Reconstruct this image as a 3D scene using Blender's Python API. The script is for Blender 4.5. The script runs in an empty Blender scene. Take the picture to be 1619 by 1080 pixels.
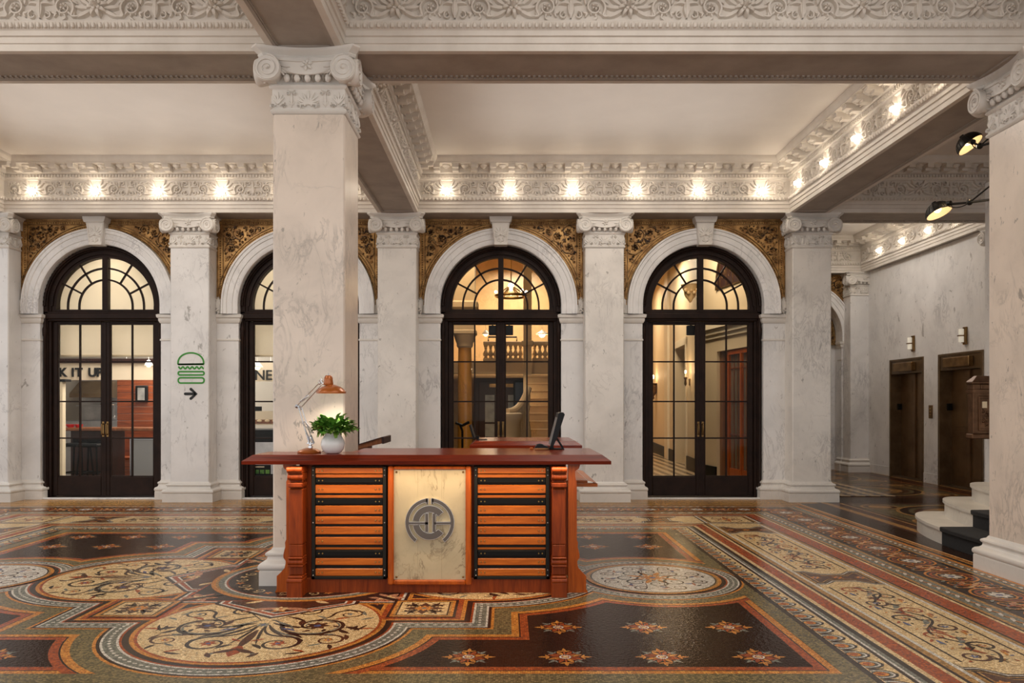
import bpy, math, random
from math import pi, sin, cos, atan2, hypot, radians
from mathutils import Matrix, Vector
random.seed(7)
C = bpy.context.scene.collection
TAU = 2*pi

# ------------------------------------------------------------------ mesh builder
class MB:
    def __init__(s): s.v=[]; s.f=[]; s.m=[]; s.cur=0
    def face(s, idx, m=None): s.f.append(tuple(idx)); s.m.append(s.cur if m is None else m)
    def vert(s, p): s.v.append(tuple(p)); return len(s.v)-1
    def poly(s, pts, m=None):
        n=len(s.v); s.v.extend(tuple(p) for p in pts); s.face(range(n, n+len(pts)), m)
    def box(s, x0,x1,y0,y1,z0,z1, m=None, bev=0):
        if bev>0:
            b=min(bev,(x1-x0)/2.01,(y1-y0)/2.01,(z1-z0)/2.01)
            n=len(s.v)
            # chamfered box: 24 verts
            V=[]
            for sx in (0,1):
                for sy in (0,1):
                    for sz in (0,1):
                        X=(x0,x1)[sx]; Y=(y0,y1)[sy]; Z=(z0,z1)[sz]
                        dx=(b,-b)[sx]; dy=(b,-b)[sy]; dz=(b,-b)[sz]
                        V+= [(X,Y+dy,Z+dz),(X+dx,Y,Z+dz),(X+dx,Y+dy,Z)]
            s.v.extend(V)
            def i(sx,sy,sz,k): return n+(sx*4+sy*2+sz)*3+k
            for sx in (0,1): s.face([i(sx,0,0,0),i(sx,1,0,0),i(sx,1,1,0),i(sx,0,1,0)][::(1 if sx else -1)],m)
            for sy in (0,1): s.face([i(0,sy,0,1),i(1,sy,0,1),i(1,sy,1,1),i(0,sy,1,1)][::(-1 if sy else 1)],m)
            for sz in (0,1): s.face([i(0,0,sz,2),i(1,0,sz,2),i(1,1,sz,2),i(0,1,sz,2)][::(1 if sz else -1)],m)
            for sx in (0,1):
                for sy in (0,1): s.face([i(sx,sy,0,0),i(sx,sy,1,0),i(sx,sy,1,1),i(sx,sy,0,1)],m)
                for sz in (0,1): s.face([i(sx,0,sz,0),i(sx,1,sz,0),i(sx,1,sz,2),i(sx,0,sz,2)],m)
            for sy in (0,1):
                for sz in (0,1): s.face([i(0,sy,sz,1),i(1,sy,sz,1),i(1,sy,sz,2),i(0,sy,sz,2)],m)
            for sx in (0,1):
                for sy in (0,1):
                    for sz in (0,1): s.face([i(sx,sy,sz,0),i(sx,sy,sz,1),i(sx,sy,sz,2)],m)
            return
        n=len(s.v)
        s.v.extend([(x0,y0,z0),(x1,y0,z0),(x1,y1,z0),(x0,y1,z0),(x0,y0,z1),(x1,y0,z1),(x1,y1,z1),(x0,y1,z1)])
        for q in ((0,3,2,1),(4,5,6,7),(0,1,5,4),(1,2,6,5),(2,3,7,6),(3,0,4,7)): s.face([n+k for k in q],m)
    def prism(s, pts, a, b, fm, m=None):
        """pts 2-D polygon, fm(u,v,w)->xyz, from w=a to w=b"""
        n=len(s.v); k=len(pts)
        s.v.extend(tuple(fm(u,v,a)) for u,v in pts); s.v.extend(tuple(fm(u,v,b)) for u,v in pts)
        s.face(range(n,n+k),m); s.face(range(n+2*k-1,n+k-1,-1),m)
        for i in range(k):
            j=(i+1)%k; s.face((n+i,n+j,n+k+j,n+k+i),m)
    def lathe(s, prof, c=(0,0,0), n=24, fm=None, m=None, cap=True):
        """prof [(r,h)]; axis = local z unless fm"""
        base=len(s.v)
        for r,h in prof:
            for i in range(n):
                a=TAU*i/n; p=(r*cos(a), r*sin(a), h)
                if fm: p=fm(*p)
                s.v.append((p[0]+c[0],p[1]+c[1],p[2]+c[2]))
        for j in range(len(prof)-1):
            for i in range(n):
                k=(i+1)%n
                s.face((base+j*n+i, base+j*n+k, base+(j+1)*n+k, base+(j+1)*n+i),m)
        if cap:
            s.face(range(base+n-1,base-1,-1),m); e=base+(len(prof)-1)*n; s.face(range(e,e+n),m)
    def tube(s, path, r, n=8, m=None, closed=False, cap=True):
        P=[Vector(p) for p in path]; k=len(P); base=len(s.v)
        up=None
        for i in range(k):
            if closed: t=(P[(i+1)%k]-P[i-1])
            else: t=P[min(i+1,k-1)]-P[max(i-1,0)]
            t.normalize()
            if up is None:
                up=Vector((0,0,1)) if abs(t.z)<.9 else Vector((1,0,0))
            x=up.cross(t)
            if x.length<1e-5: x=Vector((1,0,0)).cross(t)
            x.normalize(); y=t.cross(x); up=y
            rr=r[i] if isinstance(r,(list,tuple)) else r
            for j in range(n):
                a=TAU*j/n; s.v.append(tuple(P[i]+x*cos(a)*rr+y*sin(a)*rr))
        for i in range(k if closed else k-1):
            i2=(i+1)%k
            for j in range(n):
                j2=(j+1)%n
                s.face((base+i*n+j,base+i*n+j2,base+i2*n+j2,base+i2*n+j),m)
        if cap and not closed:
            s.face(range(base+n-1,base-1,-1),m); e=base+(k-1)*n; s.face(range(e,e+n),m)
    def ball(s, c, rx, ry=None, rz=None, nu=8, nv=5, m=None):
        ry=ry or rx; rz=rz or rx; b=len(s.v)
        s.v.append((c[0],c[1],c[2]-rz))
        for j in range(1,nv):
            t=-pi/2+pi*j/nv
            for i in range(nu):
                a=TAU*i/nu; s.v.append((c[0]+rx*cos(t)*cos(a),c[1]+ry*cos(t)*sin(a),c[2]+rz*sin(t)))
        s.v.append((c[0],c[1],c[2]+rz)); top=len(s.v)-1
        for i in range(nu):
            k=(i+1)%nu
            s.face((b,b+1+k,b+1+i),m); s.face((top,top-nu+i,top-nu+k),m)
            for j in range(nv-2):
                s.face((b+1+j*nu+i,b+1+j*nu+k,b+1+(j+1)*nu+k,b+1+(j+1)*nu+i),m)
    def mold(s, path, prof, closed=True, side=1, m=None, caps=False):
        """sweep profile [(out,z)] along a plan polyline with mitres; out is to the RIGHT of travel * side"""
        k=len(path); base=len(s.v); n=len(prof)
        for i in range(k):
            p=Vector(path[i])
            a=Vector(path[i])-Vector(path[i-1]) if (closed or i>0) else None
            b=Vector(path[(i+1)%k])-Vector(path[i]) if (closed or i<k-1) else None
            if a is None: a=b
            if b is None: b=a
            a=a.normalized(); b=b.normalized()
            na=Vector((a.y,-a.x)); nb=Vector((b.y,-b.x)); mm=(na+nb)/(1+na.dot(nb))*side
            for o,z in prof: s.v.append((p.x+mm.x*o,p.y+mm.y*o,z))
        for i in range(k if closed else k-1):
            i2=(i+1)%k
            for j in range(n-1): s.face((base+i*n+j,base+i2*n+j,base+i2*n+j+1,base+i*n+j+1),m)
        if caps and not closed:
            s.face(range(base,base+n),m); e=base+(k-1)*n; s.face(range(e,e+n),m)
    def build(s, name, mats, parent=None, smooth=False, kind=None, label=None, cat=None, group=None, off=None, angle=35):
        if not isinstance(mats,(list,tuple)): mats=[mats]
        me=bpy.data.meshes.new(name)
        o=off
        if o is None and parent is not None and parent.get('_w'): o=parent['_w']
        if o is not None: vv=[(a-o[0],b-o[1],c-o[2]) for a,b,c in s.v]
        else: vv=s.v
        me.from_pydata(vv,[],s.f)
        for mt in mats: me.materials.append(mt)
        if len(mats)>1: me.polygons.foreach_set('material_index', s.m)
        if smooth:
            me.polygons.foreach_set('use_smooth',[True]*len(s.f))
            me.set_sharp_from_angle(angle=radians(angle))
        me.update()
        ob=bpy.data.objects.new(name,me); C.objects.link(ob)
        if off is not None and parent is None: ob.location=off
        if parent: ob.parent=parent
        tag(ob,label,cat,group,kind)
        return ob

def tag(o,label=None,cat=None,group=None,kind=None):
    if label: o['label']=label
    if cat: o['category']=cat
    if group: o['group']=group
    if kind: o['kind']=kind
    return o
def empty(name, loc=(0,0,0), label=None, cat=None, group=None, kind=None, rz=0, world=True):
    """world=True: parts are given in world coordinates and shifted to this origin"""
    e=bpy.data.objects.new(name,None); C.objects.link(e); e.location=loc; e.rotation_euler=(0,0,rz)
    e.empty_display_size=.1
    if world: WLOC[e.name]=loc; e['_w']=loc
    return tag(e,label,cat,group,kind)
WLOC={}
def copy_tree(o, parent=None):
    c=o.copy(); C.objects.link(c)
    if parent: c.parent=parent
    for ch in list(o.children): copy_tree(ch,c)
    return c

# ------------------------------------------------------------------ relief carver
class Relief:
    def __init__(s, mb, fm, m=None): s.b=mb; s.fm=fm; s.m=m
    def ridge(s, pts, w, h):
        k=len(pts); b=len(s.b.v)
        for i,(x,y) in enumerate(pts):
            x0,y0=pts[max(i-1,0)]; x1,y1=pts[min(i+1,k-1)]
            dx,dy=x1-x0,y1-y0; L=hypot(dx,dy) or 1; nx,ny=-dy/L,dx/L
            ww=w[i] if isinstance(w,list) else w
            hh=h*(ww/(max(w) if isinstance(w,list) else w))**.5 if ww>0 else 0
            for (a,z) in ((-ww,0),(-ww*.55,hh*.8),(ww*.55,hh*.8),(ww,0)) if ww>.006 else ((-ww,0),(0,hh),(0,hh),(ww,0)):
                s.b.v.append(tuple(s.fm(x+nx*a,y+ny*a,z)))
        for i in range(k-1):
            for j in range(3): s.b.face((b+i*4+j,b+(i+1)*4+j,b+(i+1)*4+j+1,b+i*4+j+1),s.m)
    def spiral(s, cx,cy,r,a0,turns,hand,w,h,tail=None):
        n=int(14*turns)+4; pts=[];ws=[]
        for i in range(n+1):
            t=i/n; rr=r*(1-t)**.8+r*.08; a=a0+hand*TAU*turns*t
            pts.append((cx+rr*cos(a),cy+rr*sin(a))); ws.append(w*(1-.55*t))
        if tail:
            tx,ty=tail; x1,y1=pts[0]; k=6
            # cubic from the tail point to the spiral start, tangent to it
            tg=(-sin(a0)*hand,cos(a0)*hand); L=hypot(x1-tx,y1-ty)*.5
            c1=(x1-tg[0]*L,y1-tg[1]*L); ad=[]
            for i in range(k):
                t=i/k; ad.append(((1-t)**2*tx+2*t*(1-t)*c1[0]+t*t*x1,(1-t)**2*ty+2*t*(1-t)*c1[1]+t*t*y1))
            pts=ad+pts; ws=[w*(.5+.5*i/k) for i in range(k)]+ws
        s.ridge(pts,ws,h)
    def leaf(s, x,y,a,L,w,h,bend=0):
        n=5; pts=[];ws=[]
        for i in range(n+1):
            t=i/n; aa=a+bend*t
            if i==0: px,py=x,y
            else: px+=cos(aa)*L/n; py+=sin(aa)*L/n
            pts.append((px,py)); ws.append(max(.0012,w*sin(pi*(.12+.86*t))))
        s.ridge(pts,ws,h)
    def dome(s,x,y,r,h,n=8):
        b=len(s.b.v)
        for rr,hh in ((1,0),(.8,.6),(.45,.92)):
            for i in range(n): s.b.v.append(tuple(s.fm(x+r*rr*cos(TAU*i/n),y+r*rr*sin(TAU*i/n),h*hh)))
        s.b.v.append(tuple(s.fm(x,y,h)))
        for j in range(2):
            for i in range(n): k=(i+1)%n; s.b.face((b+j*n+i,b+j*n+k,b+(j+1)*n+k,b+(j+1)*n+i),s.m)
        for i in range(n): s.b.face((b+2*n+i,b+2*n+(i+1)%n,b+3*n),s.m)
    def flower(s,x,y,r,n,h,rot=0):
        for i in range(n): s.leaf(x+cos(rot+TAU*i/n)*r*.2,y+sin(rot+TAU*i/n)*r*.2,rot+TAU*i/n,r*.8,r*1.5/n*1.3,h)
        s.dome(x,y,r*.28,h*1.3)
    def palmette(s,x,y,r,h,n=7,spread=150):
        for i in range(n):
            a=radians(90+spread*(i/(n-1)-.5)); L=r*(1-.25*abs(i/(n-1)-.5)*2)
            s.leaf(x,y,a,L,r*.11,h,bend=radians(12)*(1 if i>n/2 else -1 if i<(n-1)/2 else 0))
        s.spiral(x-r*.42,y-r*.15,r*.2,0,1.2,1,r*.07,h); s.spiral(x+r*.42,y-r*.15,r*.2,pi,1.2,-1,r*.07,h)

# ------------------------------------------------------------------ materials
def mat(name, col=(.8,.8,.8), rough=.5, metal=0, emit=None, es=0, spec=.5, coat=0):
    m=bpy.data.materials.new(name); m.use_nodes=True
    b=m.node_tree.nodes['Principled BSDF']
    b.inputs['Base Color'].default_value=(*col,1); b.inputs['Roughness'].default_value=rough
    b.inputs['Metallic'].default_value=metal; b.inputs['Specular IOR Level'].default_value=spec
    b.inputs['Coat Weight'].default_value=coat
    if emit: b.inputs['Emission Color'].default_value=(*emit,1); b.inputs['Emission Strength'].default_value=es
    return m
def S(r,g,b):
    f=lambda c:(c/255/12.92 if c/255<=.04045 else ((c/255+.055)/1.055)**2.4)
    return (f(r),f(g),f(b))
class NT:
    def __init__(s,m): s.t=m.node_tree; s.n=s.t.nodes; s.l=s.t.links; s.bsdf=s.n['Principled BSDF']
    def add(s,ty,**k):
        n=s.n.new(ty)
        for a,b in k.items():
            if a.startswith('i_'): n.inputs[a[2:].replace('_',' ')].default_value=b
            else: setattr(n,a,b)
        return n
    def link(s,a,b): s.l.new(a,b)
    def ramp(s,fac,stops,interp='LINEAR'):
        r=s.n.new('ShaderNodeValToRGB'); r.color_ramp.interpolation=interp
        e=r.color_ramp.elements
        while len(e)<len(stops): e.new(.5)
        for i,(p,c) in enumerate(stops):
            e[i].position=p; e[i].color=(*c,1) if len(c)==3 else c
        s.link(fac,r.inputs['Fac']); return r.outputs['Color']
    def mix(s,fac,a,b,mode='MIX'):
        n=s.n.new('ShaderNodeMix'); n.data_type='RGBA'; n.blend_type=mode
        if hasattr(fac,'is_linked') : s.link(fac,n.inputs[0])
        else: n.inputs[0].default_value=fac
        for v,i in ((a,6),(b,7)):
            if hasattr(v,'is_linked'): s.link(v,n.inputs[i])
            else: n.inputs[i].default_value=(*v,1)
        return n.outputs[2]
    def pos(s,scale=(1,1,1),rot=(0,0,0),obj=False):
        if obj: o=s.add('ShaderNodeTexCoord').outputs['Object']
        else: o=s.add('ShaderNodeNewGeometry').outputs['Position']
        mp=s.n.new('ShaderNodeMapping'); mp.inputs['Scale'].default_value=scale; mp.inputs['Rotation'].default_value=rot
        s.link(o,mp.inputs['Vector']); return mp.outputs['Vector']
    def noise(s,vec,scale,detail=4,rough=.5,dist=0):
        n=s.add('ShaderNodeTexNoise'); n.inputs['Scale'].default_value=scale; n.inputs['Detail'].default_value=detail
        n.inputs['Roughness'].default_value=rough; n.inputs['Distortion'].default_value=dist
        s.link(vec,n.inputs['Vector']); return n.outputs['Fac']
    def bump(s,h,strength=.3,dist=.01):
        b=s.add('ShaderNodeBump'); b.inputs['Strength'].default_value=strength; b.inputs['Distance'].default_value=dist
        s.link(h,b.inputs['Height']); s.link(b.outputs['Normal'],s.bsdf.inputs['Normal'])

def marble(name, base, vein, rough=.3, vs=1.0, spots=True, amount=1.0, spotcol=(.22,.2,.18)):
    m=mat(name,base,rough); t=NT(m)
    p=t.pos(); pr=t.pos(scale=(1.6,1.6,.7),rot=(.5,.6,.4))
    cloud=t.noise(p,1.3*vs,5,.6,.4)
    c=t.ramp(cloud,[(.3,tuple(x*.84 for x in base)),(.55,base),(.8,tuple(min(1,x*1.08) for x in base))])
    v=t.noise(pr,1.1*vs,8,.62,1.6)
    vm=t.ramp(v,[(.482,(0,0,0)),(.499,(.30*amount,)*3),(.501,(.30*amount,)*3),(.518,(0,0,0))])
    vm=t.mix(1.0,vm,t.ramp(t.noise(p,1.7*vs,2),[(.45,(.05,.05,.05)),(.62,(1,1,1))]),'MULTIPLY')
    v2=t.noise(pr,2.9*vs,6,.6,2.2)
    mask=t.ramp(t.noise(p,.9*vs,3),[(.55,(0,0,0)),(.66,(1,1,1))])
    vm2=t.ramp(v2,[(.44,(0,0,0)),(.5,(.42*amount,)*3),(.56,(0,0,0))])
    vm2=t.mix(1.0,vm2,mask,'MULTIPLY')
    c=t.mix(vm,c,vein); c=t.mix(vm2,c,vein)
    if spots:
        ps=t.pos(scale=(1,1,.55),rot=(.3,.5,.2))
        s1=t.noise(ps,9*vs,4,.6,.5)
        sm=t.ramp(s1,[(.66,(0,0,0)),(.70,(.6,.6,.6))])
        s2=t.noise(t.pos(scale=(1,1,.4),rot=(.2,.9,.1)),24*vs,3,.5,.3)
        c=t.mix(t.ramp(s2,[(.70,(0,0,0)),(.74,(.5,.5,.5))]),c,spotcol)
        c=t.mix(sm,c,spotcol)
    t.link(c,t.bsdf.inputs['Base Color'])
    return m
def wood(name, base, dark, rough=.3, axis='x', scale=1, coat=.3):
    m=mat(name,base,rough,coat=coat); t=NT(m)
    sc={'x':(1.2,14,14),'z':(14,14,1.2),'y':(14,1.2,14)}[axis]
    p=t.pos(scale=tuple(a*scale for a in sc))
    n=t.noise(p,1.5,6,.6,1.0)
    c=t.ramp(n,[(.3,dark),(.6,base),(.85,tuple(min(1,x*1.15) for x in base))])
    n2=t.noise(t.pos(scale=tuple(a*6 for a in sc)),1.5,3,.6)
    c=t.mix(t.ramp(n2,[(.35,(.35,.35,.35)),(.6,(0,0,0))]),c,dark)
    t.link(c,t.bsdf.inputs['Base Color']); return m
def noisy(name, base, alt, scale=8, rough=.5, metal=0, bump=0, bs=60, coat=0, spec=.5, lo=.35, hi=.65):
    m=mat(name,base,rough,metal,coat=coat,spec=spec); t=NT(m); p=t.pos()
    c=t.ramp(t.noise(p,scale,5,.6),[(lo,alt),(hi,base)]); t.link(c,t.bsdf.inputs['Base Color'])
    if bump: t.bump(t.noise(p,bs,4,.6),bump,.004)
    return m
def mosaic(name, base, alt, scale=75, rough=.2):
    """small stone tesserae: cell colour variation + dark joints"""
    m=mat(name,base,rough,spec=.17); t=NT(m); p=t.pos(scale=(1,1,0))
    v=t.add('ShaderNodeTexVoronoi',feature='F1'); v.inputs['Scale'].default_value=scale; v.inputs['Randomness'].default_value=.55
    t.link(p,v.inputs['Vector'])
    e=t.add('ShaderNodeTexVoronoi',feature='DISTANCE_TO_EDGE'); e.inputs['Scale'].default_value=scale; e.inputs['Randomness'].default_value=.55
    t.link(p,e.inputs['Vector'])
    sep=t.add('ShaderNodeSeparateColor'); t.link(v.outputs['Color'],sep.inputs[0])
    c=t.ramp(sep.outputs[0],[(.2,alt),(.75,base),(1,tuple(min(1,x*1.15) for x in base))])
    j=t.ramp(e.outputs['Distance'],[(.02,(.8,.8,.8)),(.11,(0,0,0))])
    c=t.mix(j,c,(.045,.032,.024))
    wn=t.noise(p,2.2,4,.6)
    c=t.mix(t.ramp(wn,[(.35,(.25,.25,.25)),(.65,(0,0,0))]),c,tuple(x*.55 for x in base))
    t.link(c,t.bsdf.inputs['Base Color'])
    r=t.add('ShaderNodeMapRange'); r.inputs['To Min'].default_value=rough*.75; r.inputs['To Max'].default_value=rough*1.5
    t.link(t.noise(p,5,4,.7),r.inputs['Value']); t.link(r.outputs[0],t.bsdf.inputs['Roughness'])
    bm=t.add('ShaderNodeMath',operation='MULTIPLY_ADD'); t.link(sep.outputs[1],bm.inputs[0]); bm.inputs[1].default_value=.35; t.link(t.noise(p,42,2,.6),bm.inputs[2])
    t.bump(bm.outputs[0],.32,.004)
    return m
M={}
M['marble']=marble('white_veined_marble',S(232,230,228),S(140,138,140),.3,amount=1.15)
M['marble_big']=marble('warm_veined_marble',S(230,216,202),S(150,142,134),.28,vs=1.3,amount=1.1)
M['marble_col']=marble('cream_veined_marble',S(232,227,220),S(150,144,140),.28,vs=1.3,amount=1.05)
M['marble_trim']=marble('carved_marble',S(226,221,214),S(170,164,158),.42,spots=False,amount=.5)
M['marble_arch']=marble('pale_arch_marble',S(234,232,230),S(150,148,152),.3,vs=1.6,spots=False,amount=1.2)
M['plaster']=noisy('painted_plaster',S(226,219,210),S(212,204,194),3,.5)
M['plaster_shaded']=noisy('shaded_beam_plaster',S(172,162,152),S(156,146,136),3,.6)  # same plaster darkened: the shade of the soffits is put into the colour
M['ceil']=noisy('ceiling_paint',S(232,225,217),S(226,219,211),1.2,.6)
M['gold']=noisy('gilt_ground',(.62,.36,.13),(.22,.10,.03),7,.42,.5,bump=.6,bs=45)
M['gold_relief']=noisy('patinated_gilt_relief',(.50,.28,.10),(.03,.014,.007),16,.4,.5,bump=.4,bs=90,lo=.42,hi=.66)
M['gold_edge']=noisy('gilt_border',(.40,.25,.10),(.12,.06,.02),20,.4,.6)
M['bronze']=noisy('dark_brown_bronze',(.026,.013,.009),(.015,.008,.006),5,.5,.05,spec=.18)
M['iron']=mat('black_iron',(.012,.011,.010),.4,.5)
M['brass']=mat('brass',(.55,.36,.12),.28,1)
M['brass_dark']=noisy('aged_brass',(.30,.18,.07),(.16,.09,.035),6,.35,.9)
M['elev']=noisy('elevator_bronze',(.27,.175,.095),(.17,.10,.05),2.0,.36,.8)
M['elev_frame']=noisy('elevator_frame_bronze',(.20,.135,.075),(.13,.085,.045),4,.4,.75)
M['chrome']=mat('chrome',(.75,.75,.76),.15,1)
M['steel']=noisy('brushed_steel',(.50,.50,.52),(.36,.36,.38),5,.3,.9)
M['wood_top']=wood('red_mahogany_counter',S(142,48,14),S(92,26,9),.22,'x',1,0)
M['wood_top'].node_tree.nodes['Principled BSDF'].inputs['Specular IOR Level'].default_value=.22
M['wood_skirt']=wood('dark_mahogany_skirt',S(120,38,12),S(78,22,7),.4,'x',1,0)
M['wood_skirt'].node_tree.nodes['Principled BSDF'].inputs['Specular IOR Level'].default_value=.08
M['wood_red']=wood('red_brown_wood',S(148,64,20),S(102,38,11),.4,'z',1,0)
M['wood_red'].node_tree.nodes['Principled BSDF'].inputs['Specular IOR Level'].default_value=.25
M['mail']=noisy('dark_mailbox_brass',(.20,.105,.055),(.10,.05,.025),9,.4,.75)
M['wood_or']=wood('orange_cherry_wood',S(200,108,32),S(156,74,18),.34,'x',1,.15)
M['wood_orz']=wood('orange_cherry_upright',S(188,92,26),S(142,60,14),.34,'z',1,.1)
for k_ in ('wood_or','wood_orz'): M[k_].node_tree.nodes['Principled BSDF'].inputs['Specular IOR Level'].default_value=.25
M['black']=mat('black_lacquer',(.007,.007,.007),.45,spec=.15)
M['blackframe']=mat('black_metal_frame',(.016,.015,.013),.5,.1,spec=.2)
M['plastic']=mat('black_plastic',(.010,.010,.011),.45,spec=.2)
M['white_gloss']=mat('white_porcelain',(.82,.82,.80),.12,coat=.5)
M['green']=noisy('leaf_green',S(112,164,62),S(48,104,30),25,.4,spec=.4)
M['green2']=noisy('pale_leaf_green',S(150,180,80),S(90,140,50),25,.4,spec=.4)
M['soil']=mat('soil',(.02,.014,.01),.9)
M['lampc']=mat('copper_orange_enamel',S(176,96,34),.28,.35,coat=.4)
M['white_in']=mat('white_enamel',(.85,.83,.78),.4)
M['sign_green']=mat('green_sign_paint',S(52,142,42),.45)
M['sign_black']=mat('black_sign_paint',(.006,.006,.006),.45)
M['bulb']=mat('glowing_bulb',(1,.9,.75),.4,emit=(1,.92,.78),es=9)
M['warm_glow']=mat('warm_lamp_glow',(1,.8,.5),.4,emit=(1,.62,.26),es=9)
M['sconce_glow']=mat('candle_bulb_glow',(1,.85,.6),.4,emit=(1,.74,.42),es=16)
M['carpet']=noisy('black_carpet',(.022,.022,.023),(.014,.014,.015),60,.95,bump=.3,bs=200)
M['stone_step']=marble('worn_step_marble',S(214,208,198),S(160,156,150),.35,vs=1.4)
M['cream_wall']=mat('cream_wall_paint',S(222,198,160),.6)
M['cream_trim']=mat('cream_trim_paint',S(232,214,182),.5)
M['yellow_marble']=marble('yellow_marble',S(212,150,62),S(140,80,30),.22,vs=2.5,spots=False,amount=1.4)
M['tan_marble']=marble('tan_marble',S(214,180,132),S(150,115,75),.3,vs=2,spots=False)
M['darkwood']=wood('dark_mahogany',S(58,26,16),S(30,13,9),.5,'z',1,0)
M['medwood']=wood('mid_brown_wood',S(140,82,42),S(92,48,22),.35,'z')
M['plank']=wood('red_brown_planks',S(146,72,34),S(90,38,18),.4,'x')
M['white_glass']=mat('milky_glass',(.8,.76,.68),.3,emit=(1,.9,.7),es=.25)
M['red']=mat('red_plastic',S(190,20,24),.4)
M['dark']=mat('unlit_void_black',(.008,.007,.007),.6)  # flat black in place of the shade inside an open doorway
M['picture']=noisy('pale_pane',S(170,168,160),S(120,120,118),3,.3)
def glassmat(name,tint=(1,1,1),rough=.02):
    m=bpy.data.materials.new(name); m.use_nodes=True; nt=m.node_tree; nt.nodes.clear()
    o=nt.nodes.new('ShaderNodeOutputMaterial'); mx=nt.nodes.new('ShaderNodeMixShader')
    tr=nt.nodes.new('ShaderNodeBsdfTransparent'); tr.inputs[0].default_value=(*tint,1)
    gl=nt.nodes.new('ShaderNodeBsdfGlossy'); gl.inputs['Roughness'].default_value=rough
    fr=nt.nodes.new('ShaderNodeFresnel'); fr.inputs[0].default_value=1.22
    nt.links.new(fr.outputs[0],mx.inputs[0]); nt.links.new(tr.outputs[0],mx.inputs[1]); nt.links.new(gl.outputs[0],mx.inputs[2])
    nt.links.new(mx.outputs[0],o.inputs[0]); return m
M['glass']=glassmat('clear_pane',(.96,.95,.92))
def blindmat():
    m=mat('roller_blind_fabric',S(236,228,214),.8); t=NT(m)
    tl=t.add('ShaderNodeBsdfTranslucent'); tl.inputs[0].default_value=(*S(236,228,212),1)
    mx=t.add('ShaderNodeMixShader'); mx.inputs[0].default_value=.5
    out=[n for n in t.n if n.type=='OUTPUT_MATERIAL'][0]
    t.link(t.bsdf.outputs[0],mx.inputs[1]); t.link(tl.outputs[0],mx.inputs[2]); t.link(mx.outputs[0],out.inputs[0]); return m
M['blind']=blindmat()
# floor stones
FC={}
for k,c,a in (('cream',S(238,208,156),S(206,170,116)),('white',S(228,220,206),S(196,186,170)),('dark',S(44,22,16),S(26,12,9)),
              ('red',S(178,84,38),S(140,58,24)),('orange',S(218,146,64),S(184,108,42)),('ochre',S(188,142,80),S(148,106,54)),
              ('green',S(130,114,76),S(86,78,50)),('grey',S(134,134,120),S(98,100,92)),('brown',S(92,48,28),S(62,30,18)),
              ('blue',S(92,108,150),S(60,74,118)),('pink',S(196,140,108),S(160,104,76))):
    FC[k]=mosaic('mosaic_'+k,c,a)
FC['dark2']=mosaic('mosaic_plain_dark',S(46,24,15),S(33,16,10),75,.10)
FC['dark2'].node_tree.nodes['Principled BSDF'].inputs['Specular IOR Level'].default_value=.06
for nd in FC['dark2'].node_tree.nodes:
    if nd.type=='BUMP': nd.inputs['Strength'].default_value=.7
ENF,ENM,ENL,UCE,ENU=68,55,105,6.8,11
WCOL=(.98,.98,.985); WST=.97; EXPO=0.22
# ================================================================== ARCHITECTURE
ZC=4.30; ZT=5.05; YW=12.05
PX=[-7.73,-4.73,-1.63,1.475,4.575]          # pilasters on the arcade wall
BX=[-6.23,-3.18,-.08,3.025]                  # arch centres
AX,AY=-1.59,6.61; BXX=4.535
HS=.29                                       # half width of a shaft
RI,RO,ZA=.928,1.166,2.98                     # arch radii, centre height
BASE=[(.085,0),(.085,.122),(.078,.128),(.09,.14),(.094,.155),(.09,.172),(.078,.186),(.05,.196),(.036,.21),(.032,.232),(.043,.24),(.048,.252),(.043,.265),(.03,.272),(.012,.28),(0,.30)]
NECK=[(.0,3.79),(.012,3.797),(.018,3.81),(.012,3.824),(.003,3.83),(.003,3.99),(.016,4.0),(.022,4.012),(.016,4.026),(.004,4.034)]

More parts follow.
